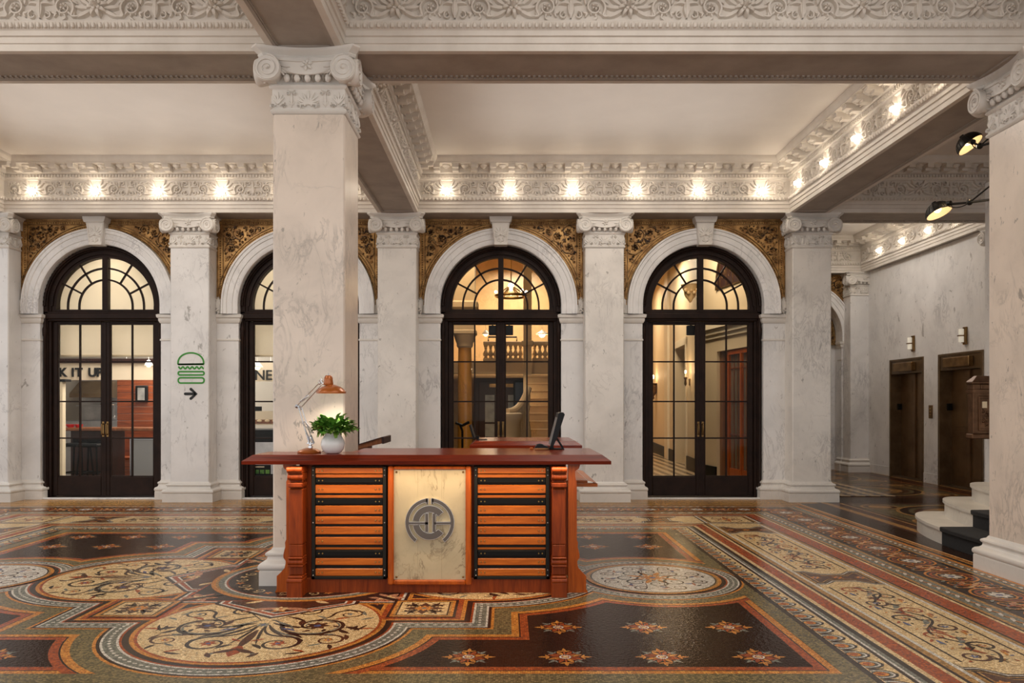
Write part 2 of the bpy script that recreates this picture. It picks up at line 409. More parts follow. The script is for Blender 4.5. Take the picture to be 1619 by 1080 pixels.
def face_maps(cx,cy,h):
    """front(-Y), right(+X), back(+Y), left(-X): (u along the face, v up, w outwards)"""
    return {'f':lambda u,v,w:(cx+u,cy-h-w,v),'r':lambda u,v,w:(cx+h+w,cy+u,v),
            'b':lambda u,v,w:(cx-u,cy+h+w,v),'l':lambda u,v,w:(cx-h-w,cy-u,v)}
def capital_face(mb, fm, lo=-9, hi=9, eggs=True):
    R=Relief(mb,fm)
    def ok(u): return lo<=u<=hi
    zc=4.118
    for sgn in (-1,1):
        u0=sgn*.302
        if not ok(u0): continue
        def f2(x,y,z,u0=u0): return Vector(fm(u0+x,zc+y,z))
        mb.lathe([(.086,-.04),(.090,.02),(.100,.060),(.105,.085),(.105,.112),(.098,.122),(.088,.116)],n=28,fm=lambda x,y,z:f2(x,y,z))
        pts=[];ws=[]
        n=44
        for i in range(n+1):
            t=i/n; rr=.095*(1-t)**.85+.010; a=pi/2+ (-sgn)*(-1)*TAU*2.4*t
            pts.append((u0+rr*cos(a),zc+rr*sin(a))); ws.append(.0095*(1-.45*t))
        R2=Relief(mb,lambda u,v,w:fm(u,v,w+.112)); R2.ridge(pts,ws,.020); R2.dome(u0,zc,.014,.022)
        # leaf tucked in the spiral's corner
        R3=Relief(mb,lambda u,v,w:fm(u,v,w+.062))
        for k in range(4): R3.leaf(u0-sgn*(.095),zc+.035-k*.012,(pi if sgn>0 else 0)+sgn*(.1+.28*k),.075-.008*k,.011,.018)
        # beads down the cushion
        for k in range(9):
            a=(-.1-.9*k/8*2.1) ; a=pi/2-sgn*(.55+2.2*k/8)*1.0
            p=fm(u0+.099*cos(a),zc+.099*sin(a),.045); mb.ball(p,.012,nu=6,nv=4)
    # cushion body & channel
    if lo<-1 and hi>1:
        prof=[(-.30,4.222)]+[(-.30+.6*i/14,4.135-.045*(1-abs(i/7-1)**2.2)) for i in range(15)]+[(.30,4.222)]
        mb.prism(prof,-.02,.060,fm)
        up=[(-.29+.58*i/16,4.212-.020*(1-abs(i/8-1)**2)) for i in range(17)]
        dn=[(-.20+.40*i/14,4.128-.040*(1-abs(i/7-1)**2)) for i in range(15)]
        R4=Relief(mb,lambda u,v,w:fm(u,v,w+.060)); R4.ridge(up,.009,.014); R4.ridge(dn,.007,.012)
        R5=Relief(mb,lambda u,v,w:fm(u,v,w+.060)); 
        R5.flower(0,4.165,.052,6,.022,.3)
        n=5
        for i in range(n):
            u=-.165+.33*i/(n-1)
            mb.ball(fm(u,4.066,.040),.026,.026,.034,nu=8,nv=6)
            if i<n-1:
                R.ridge([(u+.033,4.10),(u+.0415,4.066),(u+.0415,4.045)],[.006,.006,.003],.055)
                R.ridge([(u+.050,4.10),(u+.0415,4.066),(u+.0415,4.045)],[.006,.006,.003],.055)
    else:
        mb.prism([(lo if lo>-1 else -.3,4.22),(lo if lo>-1 else -.3,4.11),(hi if hi<1 else .3,4.11),(hi if hi<1 else .3,4.22)],-.02,.03,fm)
    # necking ornaments
    RN=Relief(mb,lambda u,v,w:fm(u,v,w+.003))
    for u in (-.262,0,.262):
        if ok(u): RN.palmette(u*(.93 if u else 1),3.868,.115 if u==0 else .10,.022,n=9 if u==0 else 5,spread=170 if u==0 else 70)
    for u in (-.135,.135):
        if not ok(u): continue
        RN.leaf(u,3.845,pi/2,.13,.012,.018)
        for s in (-1,1):
            RN.spiral(u+s*.030,3.958,.020,pi/2,1.1,s,.006,.018); RN.leaf(u,3.86,pi/2+s*.9,.045,.010,.010,bend=-s*.6)
            RN.spiral(u+s*.05,3.86,.018,pi/2,1.0,-s,.006,.018)
def abacus(mb,cx,cy,h,clip=None):
    tiers=[((4.222),.075),((4.238),.085),((4.246),.082),((4.272),.112),((4.283),.122),((4.298),.122)]
    def ring(o,z):
        c=h+o+.02; cut=.05; pts=[]
        dirs=[((-c+cut,-c),(c-cut,-c)),((c,-c+cut),(c,c-cut)),((c-cut,c),(-c+cut,c)),((-c,c-cut),(-c,-c+cut))]
        nrm=[(0,1),(-1,0),(0,-1),(1,0)]
        for (a,b),nn in zip(dirs,nrm):
            for i in range(11):
                t=i/10; sag=.075*(1-(2*t-1)**2)
                pts.append((cx+a[0]+(b[0]-a[0])*t+nn[0]*sag, cy+a[1]+(b[1]-a[1])*t+nn[1]*sag, z))
        if clip is not None: pts=[(x,min(y,clip),z) for x,y,z in pts]
        return pts
    R=[ring(o,z) for z,o in tiers]; n=len(R[0]); b=len(mb.v)
    for r in R: mb.v.extend(r)
    for j in range(len(R)-1):
        for i in range(n):
            k=(i+1)%n; mb.face((b+j*n+i,b+j*n+k,b+(j+1)*n+k,b+(j+1)*n+i))
    mb.face(range(b+n-1,b-1,-1)); mb.face(range(b+(len(R)-1)*n,b+len(R)*n))

def sqpath(cx,cy,h): return [(cx-h,cy-h),(cx-h,cy+h),(cx+h,cy+h),(cx+h,cy-h)]   # travelled so that 'right' points inward -> side=-1
def freestanding(cx,cy,name,label,group,mt,back=None):
    """square pier with Ionic capital. back: y where it meets the wall (pilaster)"""
    e=empty(name,(cx,cy,0),label,'column' if back is None else 'pilaster',group)
    h=HS; yb=cy+h if back is None else back
    s=MB(); s.box(cx-h,cx+h,cy-h,yb,.285,3.80,bev=.012); s.build('shaft',mt,e)
    if back is None:
        pth=sqpath(cx,cy,h); closed=True; maps=face_maps(cx,cy,h)
    else:
        pth=[(cx-h,yb),(cx-h,cy-h),(cx+h,cy-h),(cx+h,yb)]; closed=False; maps=face_maps(cx,cy,h)
    b=MB(); b.mold(pth,BASE,closed,side=(-1 if closed else 1)); 
    b.box(cx-h-.0845,cx+h+.0845,cy-h-.0845,yb+(.0845 if back is None else 0),0.001,.121); b.build('base',M['marble_trim'] if mt is M['marble_col'] else M['marble_trim'],e,smooth=True)
    c=MB(); c.mold(pth,NECK,closed,side=(-1 if closed else 1))
    q=.004; c.box(cx-h+q,cx+h-q,cy-h+q,yb,3.801,4.24); 
    for k,fm in maps.items():
        if back is None: capital_face(c,fm)
        elif k=='f': capital_face(c,fm)
        elif k=='r': capital_face(c,fm,-9,(back-.02)-cy)
        elif k=='l': capital_face(c,fm,-((back-.02)-cy),9)
    abacus(c,cx,cy,h,clip=back)
    c.build('capital',M['marble_trim'],e,smooth=True,angle=40)
    return e
def freest(*a,**k): return freestanding(*a,**k)

colA=freest(AX,AY,'marble_column','tall square marble column with scrolled capital rising behind the left end of the desk',None,M['marble_big'])
colB=freest(BXX,AY,'marble_column','square marble column at the right edge of the photo, before the marble steps',None,M['marble_big'])
PL=['marble wall pilaster cut off by the left edge of the photo',
 'marble wall pilaster carrying the green burger sign and black arrow',
 'marble wall pilaster just right of the tall column, behind the desk',
 'marble wall pilaster behind the right end of the desk, between the two right glass doors',
 'marble corner pier at the right end of the arcade wall, beside the elevator lobby']
for i,x in enumerate(PX):
    freest(x,11.725+HS,'marble_pilaster',PL[i],'pilasters along the arcade wall' ,M['marble_col'] if i in(2,3,4) else M['marble'],back=YW-.001 if i<4 else None)

# ---------------------------------------------------------------- arcade wall (structure)
w=MB()
def arch_block(mb,cx,hl,hr,R,za,ztop,y0,y1,n=36):
    """wall above z=0 from cx-hl to cx+hr with a round-headed opening"""
    for x0,x1 in ((cx-hl,cx-R),(cx+R,cx+hr)): mb.box(x0,x1,y0,y1,0,za)
    P=[(cx-R*cos(pi*i/n),za+R*sin(pi*i/n)) for i in range(n+1)]
    for y in (y0,y1):
        mb.poly([(cx-hl,y,za),(cx-hl,y,ztop),(cx,y,ztop)]+[(P[i][0],y,P[i][1]) for i in range(n//2,-1,-1)])
        mb.poly([(cx+hr,y,za),(cx+hr,y,ztop),(cx,y,ztop)]+[(P[i][0],y,P[i][1]) for i in range(n//2,n+1)])
    for i in range(n):
        a,b=P[i],P[i+1]; mb.poly([(a[0],y0,a[1]),(b[0],y0,b[1]),(b[0],y1,b[1]),(a[0],y1,a[1])])
edges=[-7.73,-4.73,-1.63,1.475,4.575]
YB=12.34
for i,cx in enumerate(BX): arch_block(w,cx,cx-edges[i]-(0 if i else 0),edges[i+1]-cx-(0 if i<3 else .27),RI,ZA,ZT,YW,YB)
w.box(-10.9,-7.73,YW,YB,0,ZT)
w2=MB(); w2.box(10.2,10.4,.3,12.3,0,ZT-.02); w2.box(8.24,10.4,12.3,12.5,0,ZT-.02); w2.build('wall_side',M['marble'],kind='structure')  # unseen wall, added to block outside light and darken the right coffer
w.build('wall_back',M['marble'],kind='structure')

# archway trim things
def arch_trim(cx,yf,lo,hi,label,rich=True,ri=RI,ro=RO,right_only=False,pw=.335):
    e=empty('arch_surround',(cx,yf,0),label,'arch','marble arch surrounds')
    a=MB(); n=48
    prof=[(ri,.0),(ri,.05),(ri+.015,.062),(ri+.07,.062),(ri+.078,.074),(ri+.155,.074),(ri+.163,.088),(ri+.205,.088),(ri+.215,.105),(ri+.238,.105),(ro,.09),(ro,0)]
    b=len(a.v)
    a0=0
    # stilted: vertical piece first
    angs=[(-1,None)]+[(pi*i/n) for i in range(n+1)]+[(1,None)]
    sect=[]
    for g in angs:
        for r,o in prof:
            if isinstance(g,tuple): x=cx+g[0]*r; z=2.84
            else: x=cx-r*cos(g); z=ZA+r*sin(g)
            a.v.append((x,yf-o,z))
    k=len(prof)
    for i in range(len(angs)-1):
        for j in range(k-1): a.face((b+i*k+j,b+(i+1)*k+j,b+(i+1)*k+j+1,b+i*k+j+1))
    a.build('archivolt',M['marble_arch'],e,smooth=True,angle=50)
    # keystone
    ks=MB(); 
    def fm(u,v,w_): return (cx+u,yf-w_,v)
    ks.prism([(-.095,ZA+ri-.03),(-.135,4.215),(.135,4.215),(.095,ZA+ri-.03)],0,.165,fm)
    ks.prism([(-.15,4.215),(-.17,4.27),(-.17,4.298),(.17,4.298),(.17,4.27),(.15,4.215)],0,.205,fm)
    Rk=Relief(ks,lambda u,v,w_:fm(u,v,.165+w_)); 
    Rk.palmette(0,4.03,.14,.022,9,200); Rk.leaf(0,3.99,-pi/2,.09,.02,.018)
    for s in (-1,1): Rk.ridge([(s*.085,3.92),(s*.118,4.2)],.008,.014); Rk.spiral(s*.035,3.95,.03,pi/2,1,s,.008,.016)
    Rk.dome(0,4.03,.02,.03)
    ks.build('keystone',M['marble_trim'],e,smooth=True,angle=40)
    for s in (-1,1):
        if right_only and s<0: continue
        xin=cx+s*ri; xo=(lo if s<0 else hi)
        x0,x1=min(xin,xo),max(xin,xo)
        p=MB()
        pr=[(0,2.70),(.012,2.705),(.02,2.72),(.03,2.745),(.03,2.775),(.05,2.79),(.055,2.83),(.035,2.84),(0,2.85)]
        xi=xin; 
        path=[(xo,yf),(xi,yf),(xi,yf+.2)]
        p.mold(path,pr,False,side=(1 if s<0 else -1)*(1 if True else 1))
        p.build('impost',M['marble_trim'],e,smooth=True)
        p=MB(); p.mold(path,[(0,2.43),(.012,2.436),(.012,2.456),(0,2.465)],False,side=(1 if s<0 else -1)); p.build('neck_band',M['marble_trim'],e,smooth=True)
        b=MB(); b.mold(path,[(a_*.8,z) for a_,z in BASE],False,side=(1 if s<0 else -1))
        b.build('base_moulding',M['marble_trim'],e,smooth=True)
        # shell ornament standing on the impost beside the arch
        o=MB(); xx=cx+s*(ro+.035)
        Ro=Relief(o,lambda u,v,w_:(xx+s*u*.55,yf-.02-w_,v))
        for i in range(7): Ro.leaf(0,2.95,radians(62-14*i*1.0+20)-.0 if i<9 else 0,.19-.012*abs(i-2),.022,.05,bend=-.2)
        for q in range(5): Ro.leaf(.0,2.93,radians(100-38*q),.15,.022,.05,bend=-.3)
        Ro.spiral(.03,2.90,.045,pi/2,1.5,-1,.014,.05); Ro.dome(.03,2.90,.02,.06)
        o.box(xx-.05 if s>0 else xx-.03,xx+.03 if s>0 else xx+.05,yf-.03,yf-.001,2.852,3.06)
        o.build('shell_ornament',M['marble_trim'],e,smooth=True,angle=50)
    return e
AL=['white marble arch with keystone over the leftmost glass door',
    'white marble arch mostly hidden behind the tall column',
    'white marble arch with keystone over the glass door behind the desk',
    'white marble arch with keystone over the rightmost glass door']
for i,cx in enumerate(BX): arch_trim(cx,YW,PX[i]+HS,PX[i+1]-HS,AL[i])

def spandrel(cx,xe,s,yf,label,seed,ri=RO,inner=None):
    """gilt panel between arch and pilaster; s=-1 left of the keystone"""
    e=empty('gilt_spandrel',((cx+xe)/2,yf,3.6),label,'gilded panel','gilt spandrel panels')
    R=ri+.002; n=26; zt=4.298; kx=.13
    g=MB(); a1=math.acos(min(1,abs(xe-cx)/R)) if abs(xe-cx)<R else 0
    zb=2.99
    arc=[]
    for i in range(n+1):
        th=a1+(pi/2-math.asin(kx/R)-a1)*i/n; arc.append((cx+s*R*cos(th),ZA+R*sin(th)))
    pts=[(cx+s*kx,zt),(xe,zt)]+([(xe,zb),(cx+s*R,zb)] if a1==0 else [])+arc
    fm=lambda u,v,w_:(u,yf-w_,v)
    g.prism(pts,.002,.015,fm); g.build('ground',M['gold'],e)
    b=MB(); Rb=Relief(b,lambda u,v,w_:(u,yf-.015-w_,v))
    off=lambda d:[(cx+s*(R+d)*cos(t),ZA+(R+d)*sin(t)) for t in [a1*1.0+(pi/2-math.asin(kx/R)-a1)*i/30 for i in range(31)]]
    def okp(x,z,m_=0): return (x-xe)*s<-m_ and z<zt-m_ and hypot(x-cx,z-ZA)>R+m_ and (x-cx)*s>kx+m_*.5
    def keep(l): return [p for p in l if (p[0]-xe)*s<0 and p[1]<zt]
    for d,wd,hh in ((.012,.012,.02),(.085,.009,.02)): Rb.ridge(keep(off(d)),wd,hh)
    for (t_) in range(0,70):
        th=(pi/2)*t_/70; x=cx+s*(R+.048)*cos(th); z=ZA+(R+.048)*sin(th)
        if okp(x,z,.01): Rb.dome(x,z,.012,.016,6)
    q=.1
    for d in (.012,.10): Rb.ridge([(xe-s*d,zb if d<.05 else 3.25),(xe-s*d,zt-d)],.008,.018)
    for d in (.03,.085): Rb.ridge([(xe-s*d,zt-d),(cx+s*kx,zt-d)],.008,.018)
    z=3.2
    while z<zt-.08: Rb.dome(xe-s*.056,z,.014,.014,6); z+=.036
    x=abs(xe-cx)-.1
    while x>kx+.03: Rb.dome(cx+s*x,zt-.058,.012,.014,6); x-=.036
    b.build('beaded_border',M['gold_edge'],e,smooth=True,angle=60)
    rl=MB(); Rr=Relief(rl,lambda u,v,w_:(u,yf-.015-w_,v)); rnd=random.Random(seed)
    # big rosette in the corner, scrolls getting smaller towards the narrow ends
    placed=[]
    def put(x,z,r):
        if any(hypot(x-a,z-b)<(r+c)*.78 for a,b,c in placed): return False
        if not ((xe-x)*s>.115+r*.75 and z<zt-.105-r*.75 and hypot(x-cx,z-ZA)>R+.10+r*.8 and (x-cx)*s>kx+r*.6): return False
        placed.append((x,z,r)); return True
    cand=[]
    for r in (.125,.10,.078,.058,.04,.028,.02):
        for _ in range(900 if r>.05 else 1100):
            x=cx+s*rnd.uniform(kx,abs(xe-cx)); z=rnd.uniform(3.1,4.25); put(x,z,r)
    for x,z,r in placed:
        if r>.07:
            Rr.flower(x,z,r*.52,6,.05,rnd.random()*3); Rr.dome(x,z,r*.2,.07)
            Rr.spiral(x,z,r*.95,rnd.random()*6,.95,rnd.choice((-1,1)),r*.13,.032)
            for k in range(7): 
                a=TAU*k/7+rnd.random()*.4; Rr.leaf(x+cos(a)*r*.72,z+sin(a)*r*.72,a+rnd.uniform(-.6,.6),r*.42,r*.13,.028,bend=rnd.uniform(-1,1))
        elif r>.035:
            Rr.spiral(x,z,r*.9,rnd.random()*6,1.4,rnd.choice((-1,1)),r*.2,.028)
            for k in range(4):
                a=rnd.random()*6; Rr.leaf(x,z,a,r*1.1,r*.25,.03,bend=rnd.uniform(-1,1))
        else:
            Rr.flower(x,z,r*.9,5,.024,rnd.random())
    rl.build('scroll_relief',M['gold_relief'],e,smooth=True,angle=60)
    return e
k=0
SL={-1:'left of the keystone',1:'right of the keystone'}
DN=['leftmost glass door','second arch partly hidden by the column','glass door behind the desk','rightmost glass door']
for i,cx in enumerate(BX):
    for s,xe in ((-1,PX[i]+HS),(1,PX[i+1]-HS)):
        spandrel(cx,xe,s,YW,f'gilded scrollwork panel {SL[s]} over the {DN[i]}',11+k); k+=1

# ---------------------------------------------------------------- entablature round each ceiling coffer (structure)
MOLD=[(-.05,4.2985),(.004,4.2985),(.004,4.352),(.008,4.356),(.014,4.358),(.014,4.405),(.02,4.409),(.028,4.412),(.028,4.452),(.034,4.458),(.052,4.505),(.056,4.520),(.03,4.528),(.012,4.532),
      (.012,4.762),(.02,4.768),(.034,4.775),(.034,4.79),(.045,4.80),(.045,4.845),(.065,4.853),(.085,4.868),(.085,4.872),(.09,4.95),(.285,4.95),(.285,4.968),(.292,4.974),(.31,5.0),(.318,5.02),(.318,5.051)]
def relief_strip(mb,fm,L,unit,phase,bulbs,m=None):
    """running acanthus frieze; fm(u,v,w) with w from the frieze face; flower centres every `unit` starting at phase"""
    fm0=fm; fm=lambda u,v,w_:fm0(u,v,w_*1.45)
    R=Relief(mb,fm,m)
    n0=int(-phase/unit)-2; n1=int((L-phase)/unit)+2
    def inside(u,r): return r<u<L-r
    for k in range(n0,n1):
        u=phase+k*unit; zc=4.645
        if inside(u,.1):
            if not bulbs: R.flower(u,zc,.095,8,.05,.2); R.flower(u,zc,.06,5,.06,.5)
            for s in (-1,1):
                for q in range(4): R.leaf(u+s*.05,zc+(.02-.015*q),(0 if s>0 else pi)+s*(.9-.55*q),.15,.024,.03,bend=s*.5)
        for s in (-1,1):
            x=u+s*unit*.29
            if inside(x,.12):
                hd=s
                R.spiral(x,4.635,.078,(pi if s>0 else 0)+s*.6,1.5,-s,.014,.032,tail=(u+s*.07,4.59))
                R.flower(x,4.64,.036,5,.035)
                for q in range(5): R.leaf(u+s*(.17+.045*q),4.56+.015*(q%2),pi/2-s*(.9-.4*q),.055,.012,.022,bend=-s*.7); R.leaf(u+s*(.16+.05*q),4.745-.01*(q%2),-pi/2+s*(.8-.35*q),.05,.012,.022,bend=s*.7)
                for q in range(6):
                    a=q*1.05+.3*s; R.leaf(x+cos(a)*.075,4.637+sin(a)*.075,a+s*.7,.06,.014,.024,bend=s*.8)
        x=u+unit/2
        if inside(x,.08):
            R.leaf(x,4.55,pi/2,.20,.02,.035)
            for s in (-1,1):
                R.leaf(x,4.56,pi/2+s*.5,.15,.018,.03,bend=-s*.9); R.leaf(x,4.66,pi/2+s*1.0,.10,.016,.03,bend=s*.9)
                R.spiral(x+s*.075,4.72,.028,pi/2,1.2,s,.009,.026); R.spiral(x+s*.06,4.575,.03,pi/2,1.2,-s,.009,.026)
def cornice_side(mb,p0,p1,nrm,unit=.93,phase=None,bulbs=False,eggs=True,mod=True,frieze=True):
    d=Vector((p1[0]-p0[0],p1[1]-p0[1])); L=d.length; d.normalize()
    def fmo(o): return lambda u,v,w_:(p0[0]+d.x*u+nrm[0]*(o+w_),p0[1]+d.y*u+nrm[1]*(o+w_),v)
    f=fmo(0)
    if eggs:
        u=.07
        while u<L-.06:
            mb.ball(fmo(.048)(u,4.486,0),.018,.018,.026,nu=6,nv=4)
            R=Relief(mb,fmo(.034)); R.ridge([(u+.0275,4.512),(u+.0275,4.462)],[.007,.004],.026); u+=.055
    if frieze: relief_strip(mb,fmo(.012),L,unit,L/2+unit/2 if phase is None else phase,bulbs)
    if mod:
        u=.06; f1=fmo(0)
        while u<L-.05:   # dentils
            p=f1(u,0,.045); q=f1(u+.026,0,.068)
            mb.box(min(p[0],q[0]),max(p[0],q[0]),min(p[1],q[1]),max(p[1],q[1]),4.805,4.843); u+=.045
        n=round((L-.6)/.272); st=(L-.6)/n
        for i in range(n+1):   # modillions
            u=.3+i*st
            p=f1(u-.045,0,.085); q=f1(u+.045,0,.262)
            mb.box(min(p[0],q[0]),max(p[0],q[0]),min(p[1],q[1]),max(p[1],q[1]),4.895,4.951)
            p=f1(u-.045,0,.085); q=f1(u+.045,0,.19)
            mb.box(min(p[0],q[0]),max(p[0],q[0]),min(p[1],q[1]),max(p[1],q[1]),4.862,4.896)
            p=f1(u-.052,0,.085); q=f1(u+.052,0,.275)
            mb.box(min(p[0],q[0]),max(p[0],q[0]),min(p[1],q[1]),max(p[1],q[1]),4.938,4.951)
            if i<n:   # sunk coffer rosette between the brackets
                c=f1(u+st/2,4.948,.17); mb.ball(c,.062,.062,.040,nu=10,nv=5); mb.ball((c[0],c[1],c[2]-.032),.026,.026,.022,nu=8,nv=4)
                a=f1(u+st/2-.085,0,.10); b_=f1(u+st/2+.085,0,.115); mb.box(min(a[0],b_[0]),max(a[0],b_[0]),min(a[1],b_[1]),max(a[1],b_[1]),4.90,4.951)
        u=.06
        R=Relief(mb,fmo(.066))
        while u<L-.05: R.dome(u,4.861,.008,.008,5); u+=.022
def coffer(name,x0,x1,y0,y1,detail,mt,bulbs={}):
    mb=MB(); path=[(x0,y0),(x1,y0),(x1,y1),(x0,y1)]    # counter-clockwise: right is outside -> inward = side -1
    mb.mold(path,MOLD,True,side=-1)
    S_={'near':((x0,y0),(x1,y0),(0,1)),'right':((x1,y0),(x1,y1),(-1,0)),'far':((x0,y1),(x1,y1),(0,-1)),'left':((x0,y0),(x0,y1),(1,0))}
    for sd in detail:
        p0,p1,nn=S_[sd]; opt=detail[sd]
        L=hypot(p1[0]-p0[0],p1[1]-p0[1])
        cornice_side(mb,p0,p1,nn,phase=(L/2 if sd in ('right','left') and sd in bulbs else None),bulbs=sd in bulbs,**opt)
    return mb.build(name,mt,kind='structure',smooth=True,angle=35)
full={}; 
coffer('trim_1',-7.44,-1.90,6.95,11.62,{'far':full,'left':full,'right':dict(mod=False,eggs=False,frieze=False)},M['plaster'],{'far':1})
coffer('trim_2',-1.31,4.21,6.95,11.62,{'far':full,'left':full,'right':full},M['plaster'],{'far':1,'right':1})
coffer('trim_3',4.79,10.2,6.95,11.62,{'far':full},M['plaster'])
lowd=dict(mod=False)
coffer('trim_4',-7.44,-1.90,1.2,6.32,{'far':lowd},M['plaster'])
coffer('trim_5',-1.31,4.21,1.2,6.32,{'far':lowd,'left':lowd,'right':lowd},M['plaster'])
coffer('trim_6',4.79,10.2,1.2,6.32,{'far':lowd,'left':lowd},M['plaster'])
coffer('trim_7',4.79,7.68,12.31,16.95,{'far':full,'right':full},M['plaster'],{'right':1})

# beams between columns
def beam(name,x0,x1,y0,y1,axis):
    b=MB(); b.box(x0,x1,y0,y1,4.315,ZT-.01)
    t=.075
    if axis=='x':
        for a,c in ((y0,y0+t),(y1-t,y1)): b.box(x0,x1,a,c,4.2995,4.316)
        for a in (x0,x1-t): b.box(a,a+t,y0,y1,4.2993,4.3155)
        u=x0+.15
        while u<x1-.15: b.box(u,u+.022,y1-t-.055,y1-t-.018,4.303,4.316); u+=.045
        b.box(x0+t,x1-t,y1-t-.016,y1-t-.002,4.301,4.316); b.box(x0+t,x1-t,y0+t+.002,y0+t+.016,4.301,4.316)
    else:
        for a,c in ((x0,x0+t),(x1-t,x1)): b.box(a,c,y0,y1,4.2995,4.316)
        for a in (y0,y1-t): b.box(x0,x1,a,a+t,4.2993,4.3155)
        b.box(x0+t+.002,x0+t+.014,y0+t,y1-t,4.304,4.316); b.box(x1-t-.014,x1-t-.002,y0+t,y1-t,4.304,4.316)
    return b.build(name,M['plaster_shaded'],kind='structure')
k=10
for x0,x1 in ((-7.44,-1.90),(-1.31,4.21),(4.79,10.2)):
    beam(f'trim_{k}',x0,x1,6.32,6.95,'x'); k+=1
for xc0,xc1 in ((-8.03,-7.44),(-1.90,-1.31),(4.21,4.79)):
    beam(f'trim_{k}',xc0,xc1,6.95,11.62,'y'); k+=1
    beam(f'trim_{k}',xc0,xc1,.3,6.32,'y'); k+=1
    b=MB(); b.box(xc0,xc1,6.32,6.95,4.3001,ZT-.01); b.build(f'trim_{k}',M['plaster_shaded'],kind='structure'); k+=1
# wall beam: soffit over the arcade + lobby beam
b=MB(); b.box(-8.03,4.79,11.62,12.049,4.3002,ZT-.01); b.build('trim_30',M['plaster_shaded'],kind='structure')
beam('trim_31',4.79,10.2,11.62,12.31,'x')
c=MB(); c.box(-8.1,10.3,.3,17.6,ZT,ZT+.15); c.build('ceiling',M['ceil'],kind='structure')

# ---------------------------------------------------------------- elevator lobby
e1=(14.64,15.93); e2=(12.80,14.14); XW=7.80
w=MB()
w.box(XW,8.35,15.93,17.25,0,ZT-.01); w.box(XW,8.35,14.14,14.64,0,ZT-.01); w.box(XW,8.35,12.58,12.80,0,ZT-.01)
for a,b_ in (e1,e2): w.box(XW,8.35,a,b_,2.355,ZT-.01)
w.box(8.33,8.5,12.58,17.25,0,ZT-.01)
w.box(XW-.012,XW-.0005,15.935,17.25,0.001,.19,bev=.004); w.box(XW-.012,XW-.0005,14.145,14.635,0.001,.19,bev=.004)
w.build('wall_right',M['marble'],kind='structure')
s=MB(); s.box(7.68,XW,12.58,16.95,4.3003,4.4); s.box(4.79,8.3,16.95,17.3,4.3003,ZT-.012); s.build('trim_32',M['plaster_shaded'],kind='structure')
w=MB(); arch_block(w,6.45,1.66,1.36,.93,ZA,ZT-.011,17.25,17.6)
w.build('wall_far',M['marble'],kind='structure')
w=MB(); w.box(5.3,7.6,17.601,17.7,0,4.2); w.build('wall_far_recess',M['marble'],kind='structure')
arch_trim(6.45,17.25,5.2,7.55,'marble arch at the far end of the elevator lobby, glimpsed past the corner pier')
spandrel(6.45,7.56,1,17.25,'small dark gilt panel beside the far arch in the elevator lobby',77)
# gilt lunette inside the far arch
e=empty('gilt_lunette',(6.45,17.55,ZA),'dark gilt half-round panel inside the far lobby arch','gilded panel')
g=MB(); fm=lambda u,v,w_:(6.45+u,17.58-w_,v)
g.prism([(-.92,2.80)]+[(-.92*cos(pi*i/24),ZA+.92*sin(pi*i/24)) for i in range(25)]+[(.92,2.80)],0,.04,fm); g.build('ground',M['gold_relief'],e)
g=MB(); R=Relief(g,lambda u,v,w_:fm(u,v,w_+.04))
for rr in (.88,.72,.5): R.ridge([(-rr*cos(pi*i/24),ZA+rr*sin(pi*i/24)) for i in range(25)],.022,.03)
for i in range(13): R.leaf(.2*cos(pi*i/12),ZA-.1+.2*sin(pi*i/12),pi*i/12,.26,.035,.03)
g.box(5.53,7.37,17.5,17.579,2.78,2.84); g.build('fan_relief',M['gold_edge'],e,smooth=True)
t=MB(); t.box(5.6,5.68,17.45,17.55,0,2.78); t.box(7.1,7.13,17.45,17.55,0,2.78); t.build('trim_33',M['elev_frame'],kind='structure')
freest(7.70,17.16,'marble_pilaster','slim marble pilaster in the far corner of the elevator lobby',None,M['marble'],back=17.249)
freest(8.03,12.29,'marble_pilaster','marble pier right of the second elevator, mostly hidden by the front column',None,M['marble'])

def elevator(y0,y1,label,side):
    e=empty('elevator_entrance',(XW,(y0+y1)/2,0),label,'elevator','pair of elevator entrances')
    f=MB(); X=XW
    for a,b_ in ((y0,y0+.055),(y1-.055,y1)):
        f.box(X-.018,X+.30,a,b_,.001,2.352,bev=.006)
    f.box(X-.018,X+.30,y0+.055,y1-.055,2.31,2.352,bev=.006); f.box(X+.0,X+.30,y0+.055,y1-.055,2.06,2.31)
    f.build('frame',M['elev_frame'],e)
    h=MB(); h.box(X-.09,X-.001,y0+.28,y1-.28,2.10,2.27,bev=.01); h.build('indicator_box',M['brass_dark'],e)
    ym=(y0+y1)/2
    for a,b_,n in ((y0+.056,ym+.05,1),(ym+.055,y1-.056,0)):
        d=MB(); xo=X+.20+(.03 if n else 0)
        d.box(xo,xo+.03,a,b_,.02,2.06)
        for z0,z1 in ((.18,.98),(1.06,1.92)):
            d.box(xo-.004,xo,a+.10,b_-.10,z0,z1,bev=.002)
        d.build('door_panel',M['elev'],e)
    s=MB(); s.box(X,X+.25,y0+.056,y1-.056,.001,.018); s.build('threshold',M['elev_frame'],e)
    h=MB(); h.box(X+.12,X+.19,y1-.10,y1-.056,1.35,1.47); h.build('floor_sign',M['black'],e)
    return e
elevator(*e1,'bronze elevator entrance farther from the camera, left of the call button',0)
elevator(*e2,'bronze elevator entrance nearer the camera, behind the brass mailbox',1)
